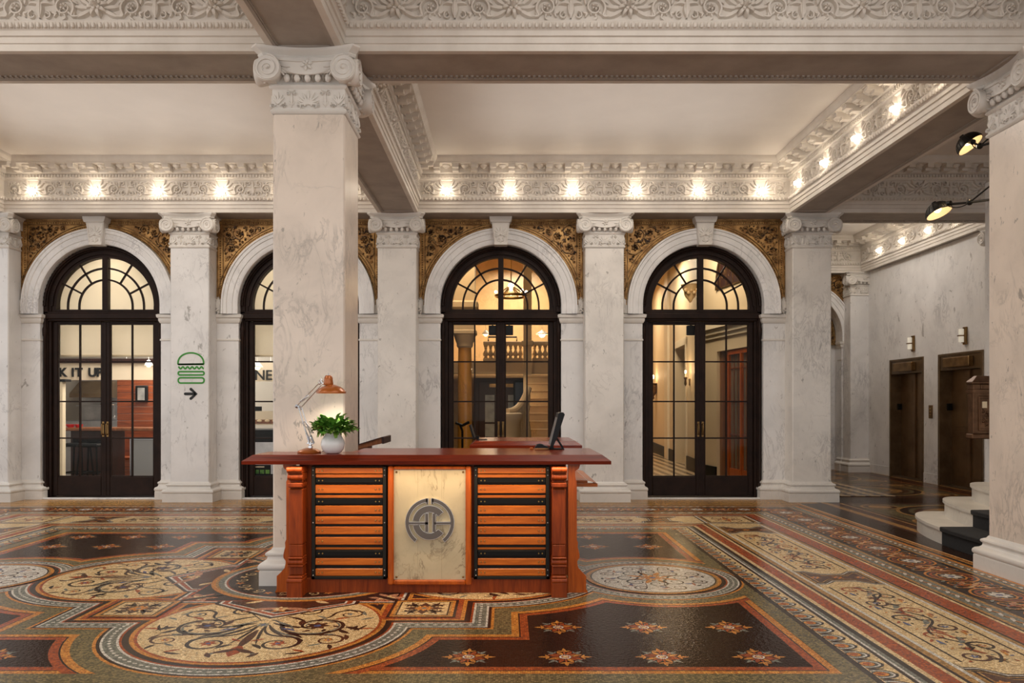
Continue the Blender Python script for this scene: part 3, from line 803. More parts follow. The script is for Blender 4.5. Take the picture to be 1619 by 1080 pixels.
def lantern(yc,label):
    e=empty('elevator_lantern',(XW,yc,2.6),label,'wall lamp','brass lanterns above the elevators')
    b=MB(); b.box(XW-.03,XW,yc-.05,yc+.05,2.47,2.77,bev=.005); b.box(XW-.13,XW-.03,yc-.035,yc+.035,2.612,2.63); b.box(XW-.045,XW-.03,yc-.06,yc+.06,2.50,2.74); b.build('back_plate',M['brass_dark'],e)
    for z in (2.51,2.635):
        g=MB(); g.lathe([(.038,z),(.04,z+.01),(.04,z+.09),(.038,z+.1)],c=(XW-.08,yc,0),n=14); g.build('glass_shade',M['white_glass'],e,smooth=True)
lantern(15.0,'small brass lantern above the farther elevator'); lantern(13.30,'small brass lantern above the nearer elevator')
e=empty('call_button_plate',(XW,14.4,1.35),'brass call button plate on the marble between the two elevators','button plate')
b=MB(); b.box(XW-.012,XW,14.33,14.46,1.20,1.44,bev=.004); b.build('plate',M['brass_dark'],e)
for z in (1.27,1.32,1.38):
    b=MB(); b.lathe([(.012,0),(.012,.008)],c=(XW-.012,14.395,z),n=12,fm=lambda x,y,z_:(-z_,x,y)); b.build('button',M['brass'],e)

# ---------------------------------------------------------------- rosette lights
def rosette(loc,rz,label,group):
    e=empty('rosette_light',loc,label,'light bulb',group,rz=rz,world=False)
    p=MB(); R=Relief(p,lambda u,v,w_:(u,-w_,v)); R.flower(0,0,.085,10,.03); R.flower(0,0,.062,10,.035,.3); 
    p.lathe([(.05,0),(.045,.02),(.022,.03)],fm=lambda x,y,z:(x,-z,y),n=14)
    p.build('rosette',M['plaster'],e,smooth=True,angle=60)
    b=MB(); b.ball((0,-.078,0),.032,nu=14,nv=10)
    R=Relief(b,lambda u,v,w_:(u,-.040-w_,v)); R.flower(0,0,.058,9,.018,.1)
    b.build('bulb',M['bulb'],e,smooth=True,angle=80)
    ld=bpy.data.lights.new('rosette_lamp','POINT'); ld.energy=BE; ld.color=(1,.86,.68); ld.shadow_soft_size=.03
    lo=bpy.data.objects.new('rosette_lamp',ld); C.objects.link(lo); lo.parent=e; lo.location=(0,-.21,0)
    return e
def rcopy(src,loc,rz,label,group):
    c=copy_tree(src); c.location=loc; c.rotation_euler=(0,0,rz); tag(c,label,None,group); return c
BE=1.25
ORD=['first','second','third','fourth','fifth','sixth']
gl='bulbs on the wall frieze left of the column'; gm='bulbs on the wall frieze right of the column'; gr='bulbs on the right-hand beam frieze'
base=None
for i in range(6):
    x=-4.67+(i-2.5)*.93
    lab=f'rosette bulb on the left stretch of far wall frieze, {ORD[i]} from the left'
    if base is None: base=rosette((x,11.605,4.60),0,lab,gl)
    else: rcopy(base,(x,11.605,4.60),0,lab,gl)
for i in range(6):
    x=1.45+(i-2.5)*.93
    rcopy(base,(x,11.605,4.60),0,f'rosette bulb on the right stretch of far wall frieze, {ORD[i]} from the left',gm)
for i in range(5):
    y=9.285+(i-2)*.93
    rcopy(base,(4.195,y,4.60),-pi/2,f'glowing rosette bulb on the receding right beam, {ORD[4-i]} from the far corner',gr)
for i in range(4):
    y=14.63+(i-1.5)*.93
    rcopy(base,(7.665,y,4.60),-pi/2,f'rosette bulb on the elevator lobby frieze, {ORD[3-i]} from its far corner','bulbs on the elevator lobby frieze')

# ---------------------------------------------------------------- marble steps
def steps():
    e=empty('marble_stair',(4.5,8,0),'curved white marble steps with a black carpet runner, behind the right column','staircase')
    def plan(x0,y0,r,x1):
        pts=[(x1,y0),(x0,y0)]
        for i in range(0,25):
            a=pi/2*i/24; pts.append((x0+.60*(1-cos(a)),7.5+1.9*sin(a)))
        pts.append((x1,9.40)); return pts
    st=[]
    for k in range(4):
        x0=4.47+.32*k
        z0=.175*k; z1=.175*(k+1)
        m=MB(); fm=lambda u,v,w_:(u,v,w_)
        p=plan(x0+.02,6.99,.62 if k else .7,6.6)
        p[-1]=(6.6,9.40)
        m.prism(plan(x0+.022,6.99,.62,6.59),max(z0,.001),z1-.03,fm); m.prism(plan(x0,6.985,.63,6.6),z1-.03,z1,fm)
        m.build('step',M['stone_step'],e)
        cp=MB(); ye=8.12; n=10
        def xe_(y): return x0+(.60*(1-math.sqrt(max(0,1-((y-7.5)/1.9)**2))) if y>7.5 else 0)
        ys=[7.0,7.5]+[7.5+(ye-7.5)*i/n for i in range(1,n+1)]
        prof=[(.020,z0+.002),(.010,z0+.002),(.010,z1-.045),(-.012,z1-.03),(-.014,z1+.004),(-.004,z1+.012),(.35,z1+.012),(.35,z1+.001),(.020,z1+.001)]
        b0=len(cp.v); q=len(prof)
        for y in ys:
            for ox_,zz_ in prof: cp.v.append((xe_(y)+ox_,y,zz_))
        for i in range(len(ys)-1):
            for j in range(q): cp.face((b0+i*q+j,b0+i*q+(j+1)%q,b0+(i+1)*q+(j+1)%q,b0+(i+1)*q+j))
        cp.face(range(b0,b0+q)); cp.face(range(b0+(len(ys)-1)*q,b0+len(ys)*q))
        cp.build('carpet_runner',M['carpet'],e)
steps()
# marble newel wall carrying the mailbox
w=MB(); w.box(6.17,6.6,9.98,10.10,0,4.299); w.build('wall_newel',M['marble'],kind='structure')
e=empty('brass_mailbox',(5.98,9.97,1.0),'ornate dark brass mailbox with a hipped lid, hanging in front of the nearer elevator','mailbox')
k=MB(); x0,x1,yf,yb=5.875,6.28,9.86,9.9799
k.box(x0,x1,yf,yb,1.08,1.62,bev=.01); k.build('body',M['mail'],e)
k=MB(); k.box(x0-.03,x1+.03,yf-.03,yb,1.02,1.085,bev=.012); k.build('foot_moulding',M['mail'],e); k=MB(); k.box(x0-.02,x1+.02,yf-.02,yb,1.60,1.64); k.build('middle_moulding',M['mail'],e); k=MB(); k.box(x0-.025,x1+.025,yf-.025,yb,1.71,1.742,bev=.008); k.build('moulding',M['mail'],e)
k=MB(); k.box(x0,x1,yf,yb,1.64,1.711,bev=.006); 
k.box(x0+.09,x1-.12,yf-.014,yf,1.645,1.705,bev=.004); k.box(x0+.11,x1-.14,yf-.018,yf-.014,1.66,1.69); k.build('letter_slot_panel',M['mail'],e)
k=MB(); n=len(k.v); zz=1.742; k.v.extend([(x0-.02,yf-.02,zz),(x1+.02,yf-.02,zz),(x1+.02,yb,zz),(x0-.02,yb,zz),(x0+.08,yf+.06,1.815),(x1-.08,yf+.06,1.815),(x1-.08,yb,1.815),(x0+.08,yb,1.815)])
for q in ((0,1,5,4),(1,2,6,5),(2,3,7,6),(3,0,4,7),(4,5,6,7),(0,3,2,1)): k.face([n+a for a in q])
k.build('lid',M['mail'],e)
k=MB(); k.box(x0+.06,x1-.06,yf-.014,yf,1.12,1.56,bev=.006); R=Relief(k,lambda u,v,w_:(u,yf-.014-w_,v))
R.ridge([(x0+.09,1.15),(x1-.09,1.15),(x1-.09,1.53),(x0+.09,1.53),(x0+.09,1.15)],.008,.01)
R.flower(6.06,1.32,.055,6,.014); R.palmette(6.06,1.20,.08,.012,7)
for s_ in (-1,1): R.spiral(6.06+s_*.07,1.25,.03,pi/2,1.3,s_,.007,.012); R.spiral(6.06+s_*.07,1.37,.025,pi/2,1.3,-s_,.006,.012)
k.build('door',M['mail'],e,smooth=True,angle=40)
k=MB(); k.box(5.975,6.035,yf-.022,yf-.014,1.41,1.49); k.build('collection_card',M['cream_trim'],e)
# ================================================================== MOSAIC FLOOR (one flat object, inlaid pieces)
KEYS=list(FC.keys())
class Paint:
    def __init__(s): s.b=MB(); s.z=.0002; s.T=lambda x,y:(x,y)
    def lay(s): s.z+=.000035; s.zm=max(getattr(s,'zm',0),s.z)
    def top(s): s.z=s.zm+.000035; s.zm=s.z; return s.z
    def at(s,z): s.z=z
    clip=None; n_=0
    def poly(s,pts,c):
        q=[s.T(x,y) for x,y in pts]
        if s.clip: q=[(min(max(x,s.clip[0]),s.clip[1]),min(max(y,s.clip[2]),s.clip[3])) for x,y in q]
        s.n_+=1; z=s.z+(s.n_%9)*1.6e-6
        s.b.poly([(x,y,z) for x,y in q],KEYS.index(c))
    def rect(s,x0,x1,y0,y1,c): s.poly([(x0,y0),(x1,y0),(x1,y1),(x0,y1)],c)
    def disc(s,x,y,r,c,n=56): s.poly([(x+r*cos(TAU*i/n),y+r*sin(TAU*i/n)) for i in range(n)],c)
    def strip(s,pts,w,c,closed=False):
        k=len(pts); L=[];R=[]
        for i,(x,y) in enumerate(pts):
            if closed: (x0,y0),(x1,y1)=pts[i-1],pts[(i+1)%k]
            else: (x0,y0),(x1,y1)=pts[max(i-1,0)],pts[min(i+1,k-1)]
            dx,dy=x1-x0,y1-y0; l=hypot(dx,dy) or 1; nx,ny=-dy/l,dx/l
            ww=(w[i] if isinstance(w,list) else w)/2
            L.append((x+nx*ww,y+ny*ww)); R.append((x-nx*ww,y-ny*ww))
        for i in range(k if closed else k-1):
            j=(i+1)%k; s.poly([L[i],L[j],R[j],R[i]],c)
    def spiral(s,cx,cy,r,a0,turns,hand,w,c,tail=None):
        n=int(16*turns)+4; pts=[];ws=[]
        for i in range(n+1):
            t=i/n; rr=r*(1-t)**.75+r*.12; a=a0+hand*TAU*turns*t
            pts.append((cx+rr*cos(a),cy+rr*sin(a))); ws.append(w*(1-.6*t))
        if tail:
            tx,ty=tail; x1,y1=pts[0]; tg=(-sin(a0)*hand,cos(a0)*hand); L=hypot(x1-tx,y1-ty)*.55; c1=(x1-tg[0]*L,y1-tg[1]*L)
            ad=[]
            for i in range(9):
                t=i/9; ad.append(((1-t)**2*tx+2*t*(1-t)*c1[0]+t*t*x1,(1-t)**2*ty+2*t*(1-t)*c1[1]+t*t*y1))
            pts=ad+pts; ws=[w*(.35+.65*i/9) for i in range(9)]+ws
        s.strip(pts,ws,c); return pts[-1]
    def leaf(s,x,y,a,L,w,c,bend=0):
        n=6; pts=[];ws=[]; px,py=x,y
        for i in range(n+1):
            t=i/n
            if i: px+=cos(a+bend*t)*L/n; py+=sin(a+bend*t)*L/n
            pts.append((px,py)); ws.append(max(.001,w*sin(pi*(.08+.9*t))))
        s.strip(pts,ws,c)
    def flower(s,x,y,r,n,c,c2,rot=0):
        for i in range(n): s.leaf(x,y,rot+TAU*i/n,r,r*.5,c)
        s.lay(); s.disc(x,y,r*.28,c2,10)
P=Paint()
P.rect(-11,10.3,-1.6,17.6,'ochre')
cx0=AX; cy0=6.56
# --- long borders on the right (x) and the matching ones on the left, far side and near side.  bands given by distance from the field edge
XF0,XF1=-5.11,1.93; YF0,YF1=4.07,9.07
BANDS=[(0,.045,'dark'),(.045,.20,'cream'),(.20,.225,'dark'),(.225,.242,'white'),(.242,.27,'grey'),(.27,.31,'dark'),(.31,.345,'cream'),(.345,.45,'red'),(.45,.475,'cream'),(.475,.50,'dark'),
       (.50,.545,'ochre'),(.545,.57,'white'),(.57,1.13,'cream'),(1.13,1.155,'white'),(1.155,1.19,'ochre'),(1.19,1.21,'dark'),(1.21,1.35,'red'),(1.35,1.375,'cream'),(1.375,1.395,'dark'),
       (1.395,1.43,'ochre'),(1.43,1.55,'grey'),(1.55,1.585,'ochre'),(1.585,2.07,'dark'),(2.07,2.10,'ochre'),(2.10,2.19,'grey'),(2.19,2.24,'orange'),(2.24,2.28,'dark')]
def frame(o0,o1,c):
    sx=1.0
    a0,a1,b0,b1=XF0-o0,XF1+o0,YF0-o0,YF1+o0*.97
    A0,A1,B0,B1=XF0-o1,XF1+o1,YF0-o1,YF1+o1*.97
    P.rect(A0,A1,B0,B1,c)
for o0,o1,c in reversed(BANDS):
    P.lay(); frame(o0,o1,c)
P.lay(); P.rect(XF0,XF1,YF0,YF1,'green')
# plain dark band along the pier line and lobby field
P.lay(); P.rect(4.30,4.60,-1.6,11.58,'dark2'); P.rect(4.235,4.30,-1.6,11.58,'orange'); P.rect(4.25,4.262,-1.6,11.58,'dark')
P.rect(4.60,7.74,-1.6,17.2,'brown'); P.rect(-11,4.6,11.50,12.1,'ochre')
P.lay(); P.rect(4.66,4.76,-1.6,17.2,'ochre'); P.rect(4.90,4.93,-1.6,17.2,'ochre'); P.rect(7.40,7.42,-1.6,17.2,'orange'); P.rect(4.285,4.298,-1.6,11.58,'cream')
P.rect(4.60,7.4,11.55,12.2,'dark2')
P.lay()
ZL=P.top()
for x0,x1,y0,y1 in ((5.0,7.3,12.45,14.3),(5.0,7.3,14.5,16.9),(5.0,7.3,9.4,11.4)):
    P.at(ZL)
    P.rect(x0,x1,y0,y1,'green'); P.lay(); P.rect(x0+.06,x1-.06,y0+.06,y1-.06,'dark'); P.lay(); P.rect(x0+.1,x1-.1,y0+.1,y1-.1,'green'); P.lay()
    mx,my=(x0+x1)/2,(y0+y1)/2
    for r,c in ((.88,'ochre'),(.83,'dark'),(.72,'green'),(.66,'brown'),(.55,'ochre'),(.36,'dark'),(.30,'green')):
        P.disc(mx,my,r,c); P.lay()
    z_=P.z
    for sx in (-1,1):
        for sy in (-1,1):
            P.at(z_)
            for r,c in ((.26,'ochre'),(.22,'brown'),(.15,'ochre')): P.disc(mx+sx*.85,my+sy*.72,r,c,28); P.lay()
    for i in range(8): P.spiral(mx+.45*cos(TAU*i/8),my+.45*sin(TAU*i/8),.08,TAU*i/8,1.2,1,.02,'dark')
# ----- ornament in the borders: generic runner along each of the four sides
def side_T(k):
    # u along, o outwards offset from field edge
    if k=='r': return (lambda u,o:(XF1+o,YF0+u)),YF1-YF0
    if k=='l': return (lambda u,o:(XF0-o,YF0+u)),YF1-YF0
    if k=='t': return (lambda u,o:(XF0+u,YF1+o*.97)),XF1-XF0
    return (lambda u,o:(XF0+u,YF0-o)),XF1-XF0
def run_side(k):
    T,L=side_T(k); P.T=T; P.at(ZS)
    near=(k in 'r')
    # egg band between .045 and .20
    stp=.165; u=-.1
    while u<L+.12:
        P.poly([(u+.010,.05),(u+.155,.05),(u+.155,.09),(u+.145,.13),(u+.120,.165),(u+.083,.182),(u+.046,.165),(u+.020,.13),(u+.010,.09)],'dark'); P.leaf(u,.05,pi/2,.10,.02,'dark'); u+=stp
    P.lay(); u=-.1
    while u<L+.12:
        P.poly([(u+.024,.05),(u+.141,.05),(u+.141,.09),(u+.132,.125),(u+.112,.152),(u+.083,.165),(u+.054,.152),(u+.034,.125),(u+.024,.09)],'white')
        u+=stp
    P.lay(); u=-.1
    while u<L+.12:
        P.poly([(u+.034,.05),(u+.131,.05),(u+.131,.09),(u+.122,.12),(u+.106,.142),(u+.083,.152),(u+.060,.142),(u+.044,.12),(u+.034,.09)],'grey'); u+=stp
    P.lay(); u=-.1
    while u<L+.12:
        P.poly([(u+.083+.042*cos(a*TAU/14),.088+.050*sin(a*TAU/14)) for a in range(14)],'dark'); u+=stp
    P.lay(); u=-.1
    while u<L+.12:
        P.poly([(u+.083+.034*cos(a*TAU/14),.088+.042*sin(a*TAU/14)) for a in range(14)],'orange'); u+=stp
    P.lay(); u=-.1
    while u<L+.12:
        P.poly([(u+.083+.018*cos(a*TAU/10),.088+.024*sin(a*TAU/10)) for a in range(10)],'red'); u+=stp
    # guilloche bands
    for o0,o1,st in ((1.43,1.55,.13),(2.10,2.19,.10)):
        om=(o0+o1)/2; h=(o1-o0)/2*.7; u=-1.3
        while u<L+1.3:
            P.leaf(u,om-h*.6,.55,st*.85,.03,'white',bend=-.3); P.leaf(u+st*.5,om+h*.6,-.55,st*.8,.02,'orange',bend=.3); u+=st
    # dark flower band 1.585 .. 2.07
    om=1.828; u=-1.6+.25; n=0; P.lay(); z_=P.z
    while u<L+1.7:
        P.at(z_)
        for r,c in ((.205,'orange'),(.185,'dark'),(.165,'red'),(.145,'dark'),(.12,'orange'),(.105,'dark')):
            P.poly([(u+r*1.1*cos(a*TAU/30),om+r*.98*sin(a*TAU/30)) for a in range(30)],c); P.lay()
        P.flower(u,om,.095,8,'white','blue')
        for q in range(8): P.leaf(u+.10*cos(q*TAU/8+.4),om+.10*sin(q*TAU/8+.4),q*TAU/8+.4,.05,.02,'orange')
        for s in (-1,1):
            for sg in (-1,1):
                P.spiral(u+sg*.26,om+s*.13,.060,-s*pi/2,1.1,s*sg,.020,'orange',tail=(u+sg*.32,om))
                P.leaf(u+sg*.22,om+s*.02,(0 if sg>0 else pi)+s*sg*1.1,.13,.045,'pink',bend=s*.6); P.leaf(u+sg*.30,om,(0 if sg<0 else pi)+s*1.3,.12,.035,'cream',bend=-s*.6)
                P.leaf(u+sg*.22,om+s*.19,s*sg*.2,.09,.028,'grey',bend=-s*.8)
        P.lay(); P.flower(u+.325,om,.06,6,'orange','white'); 
        for s in (-1,1): P.leaf(u+.325,om,s*pi/2,.20,.04,'red'); P.flower(u+.325,om+s*.14,.035,5,'grey','blue')
        u+=.65
    # cream scroll panels between .57 and 1.13, broken by little lozenge panels
    om=.85
    np=2 if k in 'rl' else 3
    seg=L/np if k in 'rl' else L/np
    ks=[0]*0
    P.at(z_)
    for i in range(np+1):
        uu=i*seg; P.at(z_)
        P.rect(uu-.20,uu+.20,.57,1.13,'ochre'); P.lay()
        for sg in (-1,1):   # pointed ends of the cream panels
            for e_,col in ((0,'dark'),(.018,'white'),(.032,'dark'),(.045,'cream')):
                P.poly([(uu+sg*(.34),.575),(uu+sg*(.21+e_),.575+e_*.3),(uu+sg*(.21+e_),.66),(uu+sg*(.10+e_),.74+e_*.6),(uu+sg*(.10+e_),.96-e_*.6),(uu+sg*(.21+e_),1.04),(uu+sg*(.21+e_),1.125-e_*.3),(uu+sg*(.34),1.125)],col); P.lay()
        for e_,col in ((0,'dark'),(.018,'ochre'),(.03,'brown')):
            P.poly([(uu-.20+e_,.60+e_),(uu+.20-e_,.60+e_),(uu+.20-e_,.66-e_*.3),(uu+.085-e_,.745),(uu+.085-e_,.955),(uu+.20-e_,1.04+e_*.3),(uu+.20-e_,1.10-e_),(uu-.20+e_,1.10-e_),(uu-.20+e_,1.04+e_*.3),(uu-.085+e_,.955),(uu-.085+e_,.745),(uu-.20+e_,.66-e_*.3)],col); P.lay()
        for o_ in (.66,.85,1.04): P.flower(uu,o_,.05,6,'orange','blue')
        P.lay()
    for i in range(np):
        a,b=i*seg+.22,(i+1)*seg-.22; m=(a+b)/2; P.at(z_)
        for s in (-1,1):
            P.strip([(a+.02,om+s*.215),(b-.02,om+s*.215)],.014,'dark')
        # running stem
        pts=[(a+.12+(b-a-.24)*t/60,om+.09*sin(TAU*2.5*t/60+i)) for t in range(61)]
        P.strip(pts,.018,'dark')
        n=9
        for j in range(n):
            t=(j+.5)/n; u=a+.12+(b-a-.24)*t; s=1 if j%2 else -1
            P.spiral(u,om+s*.085,.075,-s*pi/2,1.3,s*(1 if j%3 else -1),.024,('brown','dark','red')[j%3],tail=(u-.1,om-s*.05))
            P.leaf(u+.05,om-s*.02,s*.9,.15,.04,'grey' if j%2 else 'red',bend=-s*.9); P.leaf(u-.03,om+s*.02,-s*2.2,.11,.03,'dark',bend=s*.9)
            P.leaf(u+.02,om-s*.12,-s*.4,.10,.025,'blue' if j%2 else 'orange',bend=s*.5); P.leaf(u-.07,om+s*.15,s*2.8,.07,.022,'red',bend=.4)
            for q in range(5): P.leaf(u+.06*cos(q*1.3),om-s*.09+.04*sin(q*1.3),q*1.3,.035,.016,('dark','blue','red','orange','grey')[q])
            P.at(z_+.0001); P.flower(u,om+s*.085,.03,5,'blue' if j%3==0 else 'orange','white'); P.at(z_)
    P.T=lambda x,y:(x,y)
ZS=P.top()
for k_ in 'rltb': run_side(k_)
P.top()
# corner squares of the cream band
ZQ=P.top()
for sx,X in ((1,XF1),(-1,XF0)):
    for sy,Y in ((1,YF1),(-1,YF0)):
        P.at(ZQ)
        a,b=sorted((X+sx*.50,X+sx*1.21)); c,d=sorted((Y+sy*.50,Y+sy*1.17))
        for e,col in ((0,'dark'),(.02,'white'),(.045,'ochre'),(.08,'dark'),(.10,'cream')): P.rect(a+e,b-e,c+e,d-e,col); P.lay()
        mx,my=(a+b)/2,(c+d)/2
        for i in range(4):
            P.spiral(mx+.13*cos(TAU*(i+.5)/4),my+.13*sin(TAU*(i+.5)/4),.07,TAU*i/4,1.3,1,.018,'dark'); P.leaf(mx,my,TAU*i/4,.2,.05,'red'); 
        P.lay(); P.flower(mx,my,.07,8,'orange','blue'); P.lay()
        # red straps that run out to the diagonal
        for q0,q1 in ((.345,.45),(1.21,1.35)): pass
# --- inner field: dark panels framed in orange
PX0,PX1,PY0,PY1=-4.99,1.81,4.215,8.90
for e,c in ((0,'orange'),(.048,'dark'),(.058,'red'),(.112,'dark'),(.115,'dark2')):
    P.rect(PX0+e,PX1-e,PY0+e,PY1-e,c); P.lay()
# flowers in the dark panels
ZF=P.top()
def panel_flower(x,y,r=.145):
    P.at(ZF)
    for i in range(8):
        a=TAU*i/8; c='orange' if i%2==0 else 'grey'; R_=r*(1.08 if i%2==0 else .98)
        P.leaf(x+R_*.55*cos(a),y+R_*.55*sin(a),a,R_*.45,R_*.15,c)
        for s in (-1,1): P.leaf(x+R_*.60*cos(a),y+R_*.60*sin(a),a+s*.95,R_*.28,R_*.10,c,bend=s*.3)
    P.lay()
    for i in range(8):
        a=TAU*(i+.5)/8; P.leaf(x+r*.24*cos(a),y+r*.24*sin(a),a,r*.50,r*.19,'red' if i%2 else 'orange')
        a=TAU*i/8; P.leaf(x+r*.24*cos(a),y+r*.24*sin(a),a,r*.42,r*.10,'red')
    P.lay(); P.disc(x,y,r*.24,'white',14); P.lay(); P.disc(x,y,r*.17,'red',12); P.lay(); P.disc(x,y,r*.11,'cream',10)
for y in (4.50,5.10,8.0,8.58):
    for i in range(-1,4):
        x=.34+.555*(i-0)
        if i==3: continue
        for xx in (x,2*cx0-x): panel_flower(xx,y)
P.top()
# composition: union of discs and squares, drawn as nested offset outlines
LOB=1.42; LR=.75
lobes=[(cx0,cy0-LOB),(cx0,cy0+LOB),(cx0-LOB,cy0),(cx0+LOB,cy0)]
sq=1.01; SH=.235
squares=[(cx0+a*sq,cy0+b*sq) for a in (-1,1) for b in (-1,1)]
meds=[(cx0-2.81,cy0-.03),(cx0+2.81,cy0-.03)]; MR=.515
rings=[(.47,'red'),(.418,'dark'),(.408,'orange'),(.36,'green'),(.245,'orange'),(.225,'dark'),(.205,'white'),(.19,'grey'),(.115,'white'),(.10,'red'),(.085,'dark'),(.045,'orange'),(.018,'red')]
dots=[]
for o,c in rings:
    P.clip=(XF0,XF1,YF0,YF1)
    if c=='green':
        P.rect(XF0,XF1,YF0,PY0,'green'); P.rect(XF0,XF1,PY1,YF1,'green'); P.rect(XF0,PX0,PY0,PY1,'green'); P.rect(PX1,XF1,PY0,PY1,'green'); P.lay()
    if o<.24: P.clip=(XF0-.02,XF1+.02,YF0-.1,YF1+.1)
    for x,y in lobes: P.disc(x,y,LR+o,c,72); P.lay()
    for x,y in squares:
        h=SH+o+.02; P.rect(x-h,x+h,y-h,y+h,c); P.lay()
    for x,y in meds: P.disc(x,y,MR+o*.88,c,64)
    P.lay(); P.clip=None
    if c=='grey':
        # rows of pale pebbles in the grey ribbon
        for x,y in lobes+meds:
            R=(LR if (x,y) in lobes else MR)+ (.152 if (x,y) in lobes else .134)
            n=int(TAU*R/.055)
            for i in range(n):
                a=TAU*i/n; px,py=x+R*cos(a),y+R*sin(a)
                P.leaf(px-.016*-sin(a)*1,py-.016*cos(a),a+pi/2,.034,.022,'white')
        for x,y in squares:
            R=SH+.17; n=int(2*R/.055)
            for i in range(n+1):
                t=-R+2*R*i/n
                for px,py,aa in ((x+t,y-R,0),(x+t,y+R,0),(x-R,y+t,pi/2),(x+R,y+t,pi/2)): P.leaf(px-.016*cos(aa),py-.016*sin(aa),aa,.034,.022,'white')
        P.lay()
# lobes' cream fields clipped towards the centre by a diamond notch
def lobe(k):
    a=-pi/2+k*pi/2   # outward direction
    ca,sa=cos(a),sin(a); ox,oy=cx0+LOB*ca,cy0+LOB*sa
    # local: p outward, q sideways
    P.T=lambda q,p:(ox+ca*p-sa*q,oy+sa*p+ca*q)
    top=-.53; n=40
    def shape(r,e):
        t=top+e; a0=math.asin(max(-1,min(1,t/r))); pts=[]
        for i in range(n+1):
            th=a0+(pi-2*a0)*i/n; pts.append((r*cos(th),r*sin(th)))
        w=.52
        pts+=[(-w,t),(0,t+.38),(w,t)]
        return pts
    P.poly(shape(LR,0),'cream'); P.lay()
    # ornament (mirror symmetric)
    z_=P.z
    for s in (1,-1):
        P.at(z_)
        S0=P.T; P.T=(lambda T,s:(lambda q,p:T(q*s,p)))(S0,s)
        P.spiral(.36,.02,.20,pi*.95,1.35,-1,.034,'dark',tail=(.02,-.12))
        P.spiral(.36,.02,.155,pi*.5,1.0,-1,.018,'grey',tail=(.20,.14))
        P.spiral(.52,-.26,.10,pi,1.3,1,.022,'dark',tail=(.22,-.08))
        P.spiral(.22,-.33,.075,0,1.3,1,.020,'dark',tail=(.05,-.11))
        P.spiral(.21,.40,.13,-pi/2,1.25,1,.030,'dark',tail=(.03,.02))
        P.spiral(.50,.33,.09,-pi/2,1.2,1,.022,'brown',tail=(.28,.2))
        for j,(x,y,aa,L,w_,c,bd) in enumerate([(.05,-.05,.9,.30,.035,'dark',-.9),(.04,0,1.25,.36,.03,'dark',-.5),(.02,.02,1.5,.42,.022,'dark',-.15),(.06,-.08,.5,.26,.03,'grey',.6),(.10,.1,1.05,.3,.022,'grey',-.6),
            (.55,.05,.2,.13,.05,'dark',.8),(.52,.10,1.2,.13,.04,'dark',-.6),(.44,-.12,-1.0,.12,.035,'red',.8),(.62,-.12,-.9,.10,.03,'grey',.5),(.33,.52,.3,.10,.03,'red',.4),(.15,.58,1.9,.10,.035,'brown',.3),(.40,.22,.2,.12,.04,'grey',-.6),
            (.10,.30,2.2,.10,.03,'red',.5),(.30,-.22,.4,.12,.025,'grey',.7),(.58,.22,1.0,.12,.03,'brown',.6),(.62,.02,1.6,.10,.03,'dark',.5),(.06,-.30,2.0,.10,.03,'brown',-.6),(.40,.45,-.4,.10,.025,'grey',-.4),(.10,-.20,.3,.22,.028,'dark',.7),(.24,-.12,1.9,.14,.03,'brown',-.7),(.48,.12,2.4,.14,.03,'dark',-.8),(.64,.10,-.6,.12,.03,'red',.8),(.20,.20,.1,.16,.03,'dark',.9),(.06,.42,.5,.12,.035,'dark',.6),(.30,.60,.0,.12,.03,'dark',-.6),(.45,-.38,.1,.14,.028,'dark',.8),(.60,-.34,1.6,.12,.03,'grey',-.6),(.32,-.42,2.6,.12,.024,'brown',.6),(.68,.0,1.8,.16,.02,'dark',.4),(.10,.56,.9,.10,.03,'grey',.5),(.52,.42,1.0,.10,.03,'dark',.5),(.14,.08,.2,.12,.03,'blue',.5),(.30,.30,.6,.08,.025,'dark',.5)]):
            P.leaf(x,y,aa,L,w_,c,bd)
        P.lay(); P.flower(.36,.02,.085,7,'brown','blue'); P.flower(.21,.40,.055,6,'red','blue'); P.flower(.50,.33,.035,5,'orange','blue'); P.flower(.52,-.26,.03,5,'grey','blue')
        for q in range(7): P.leaf(.36+.10*cos(q*.9),.02+.10*sin(q*.9),q*.9+.4,.06,.03,'dark' if q%2 else 'brown',.5)
        P.T=S0
    P.leaf(0,.12,pi/2,.40,.06,'brown'); P.leaf(0,.45,pi/2,.2,.09,'red'); P.lay()
    for q in (-1,1): P.leaf(0,.50,pi/2+q*.7,.16,.05,'brown',q*.5)
    P.lay(); P.flower(0,0,.05,8,'grey','blue'); P.lay()
    P.T=lambda x,y:(x,y)
# centre: diamond / brown spandrels, ring and disc round the column base
h=.93
P.poly([(cx0-h,cy0),(cx0,cy0-h),(cx0+h,cy0),(cx0,cy0+h)],'dark')
ZB=P.top()
for k in range(4): P.at(ZB); lobe(k)
P.top()
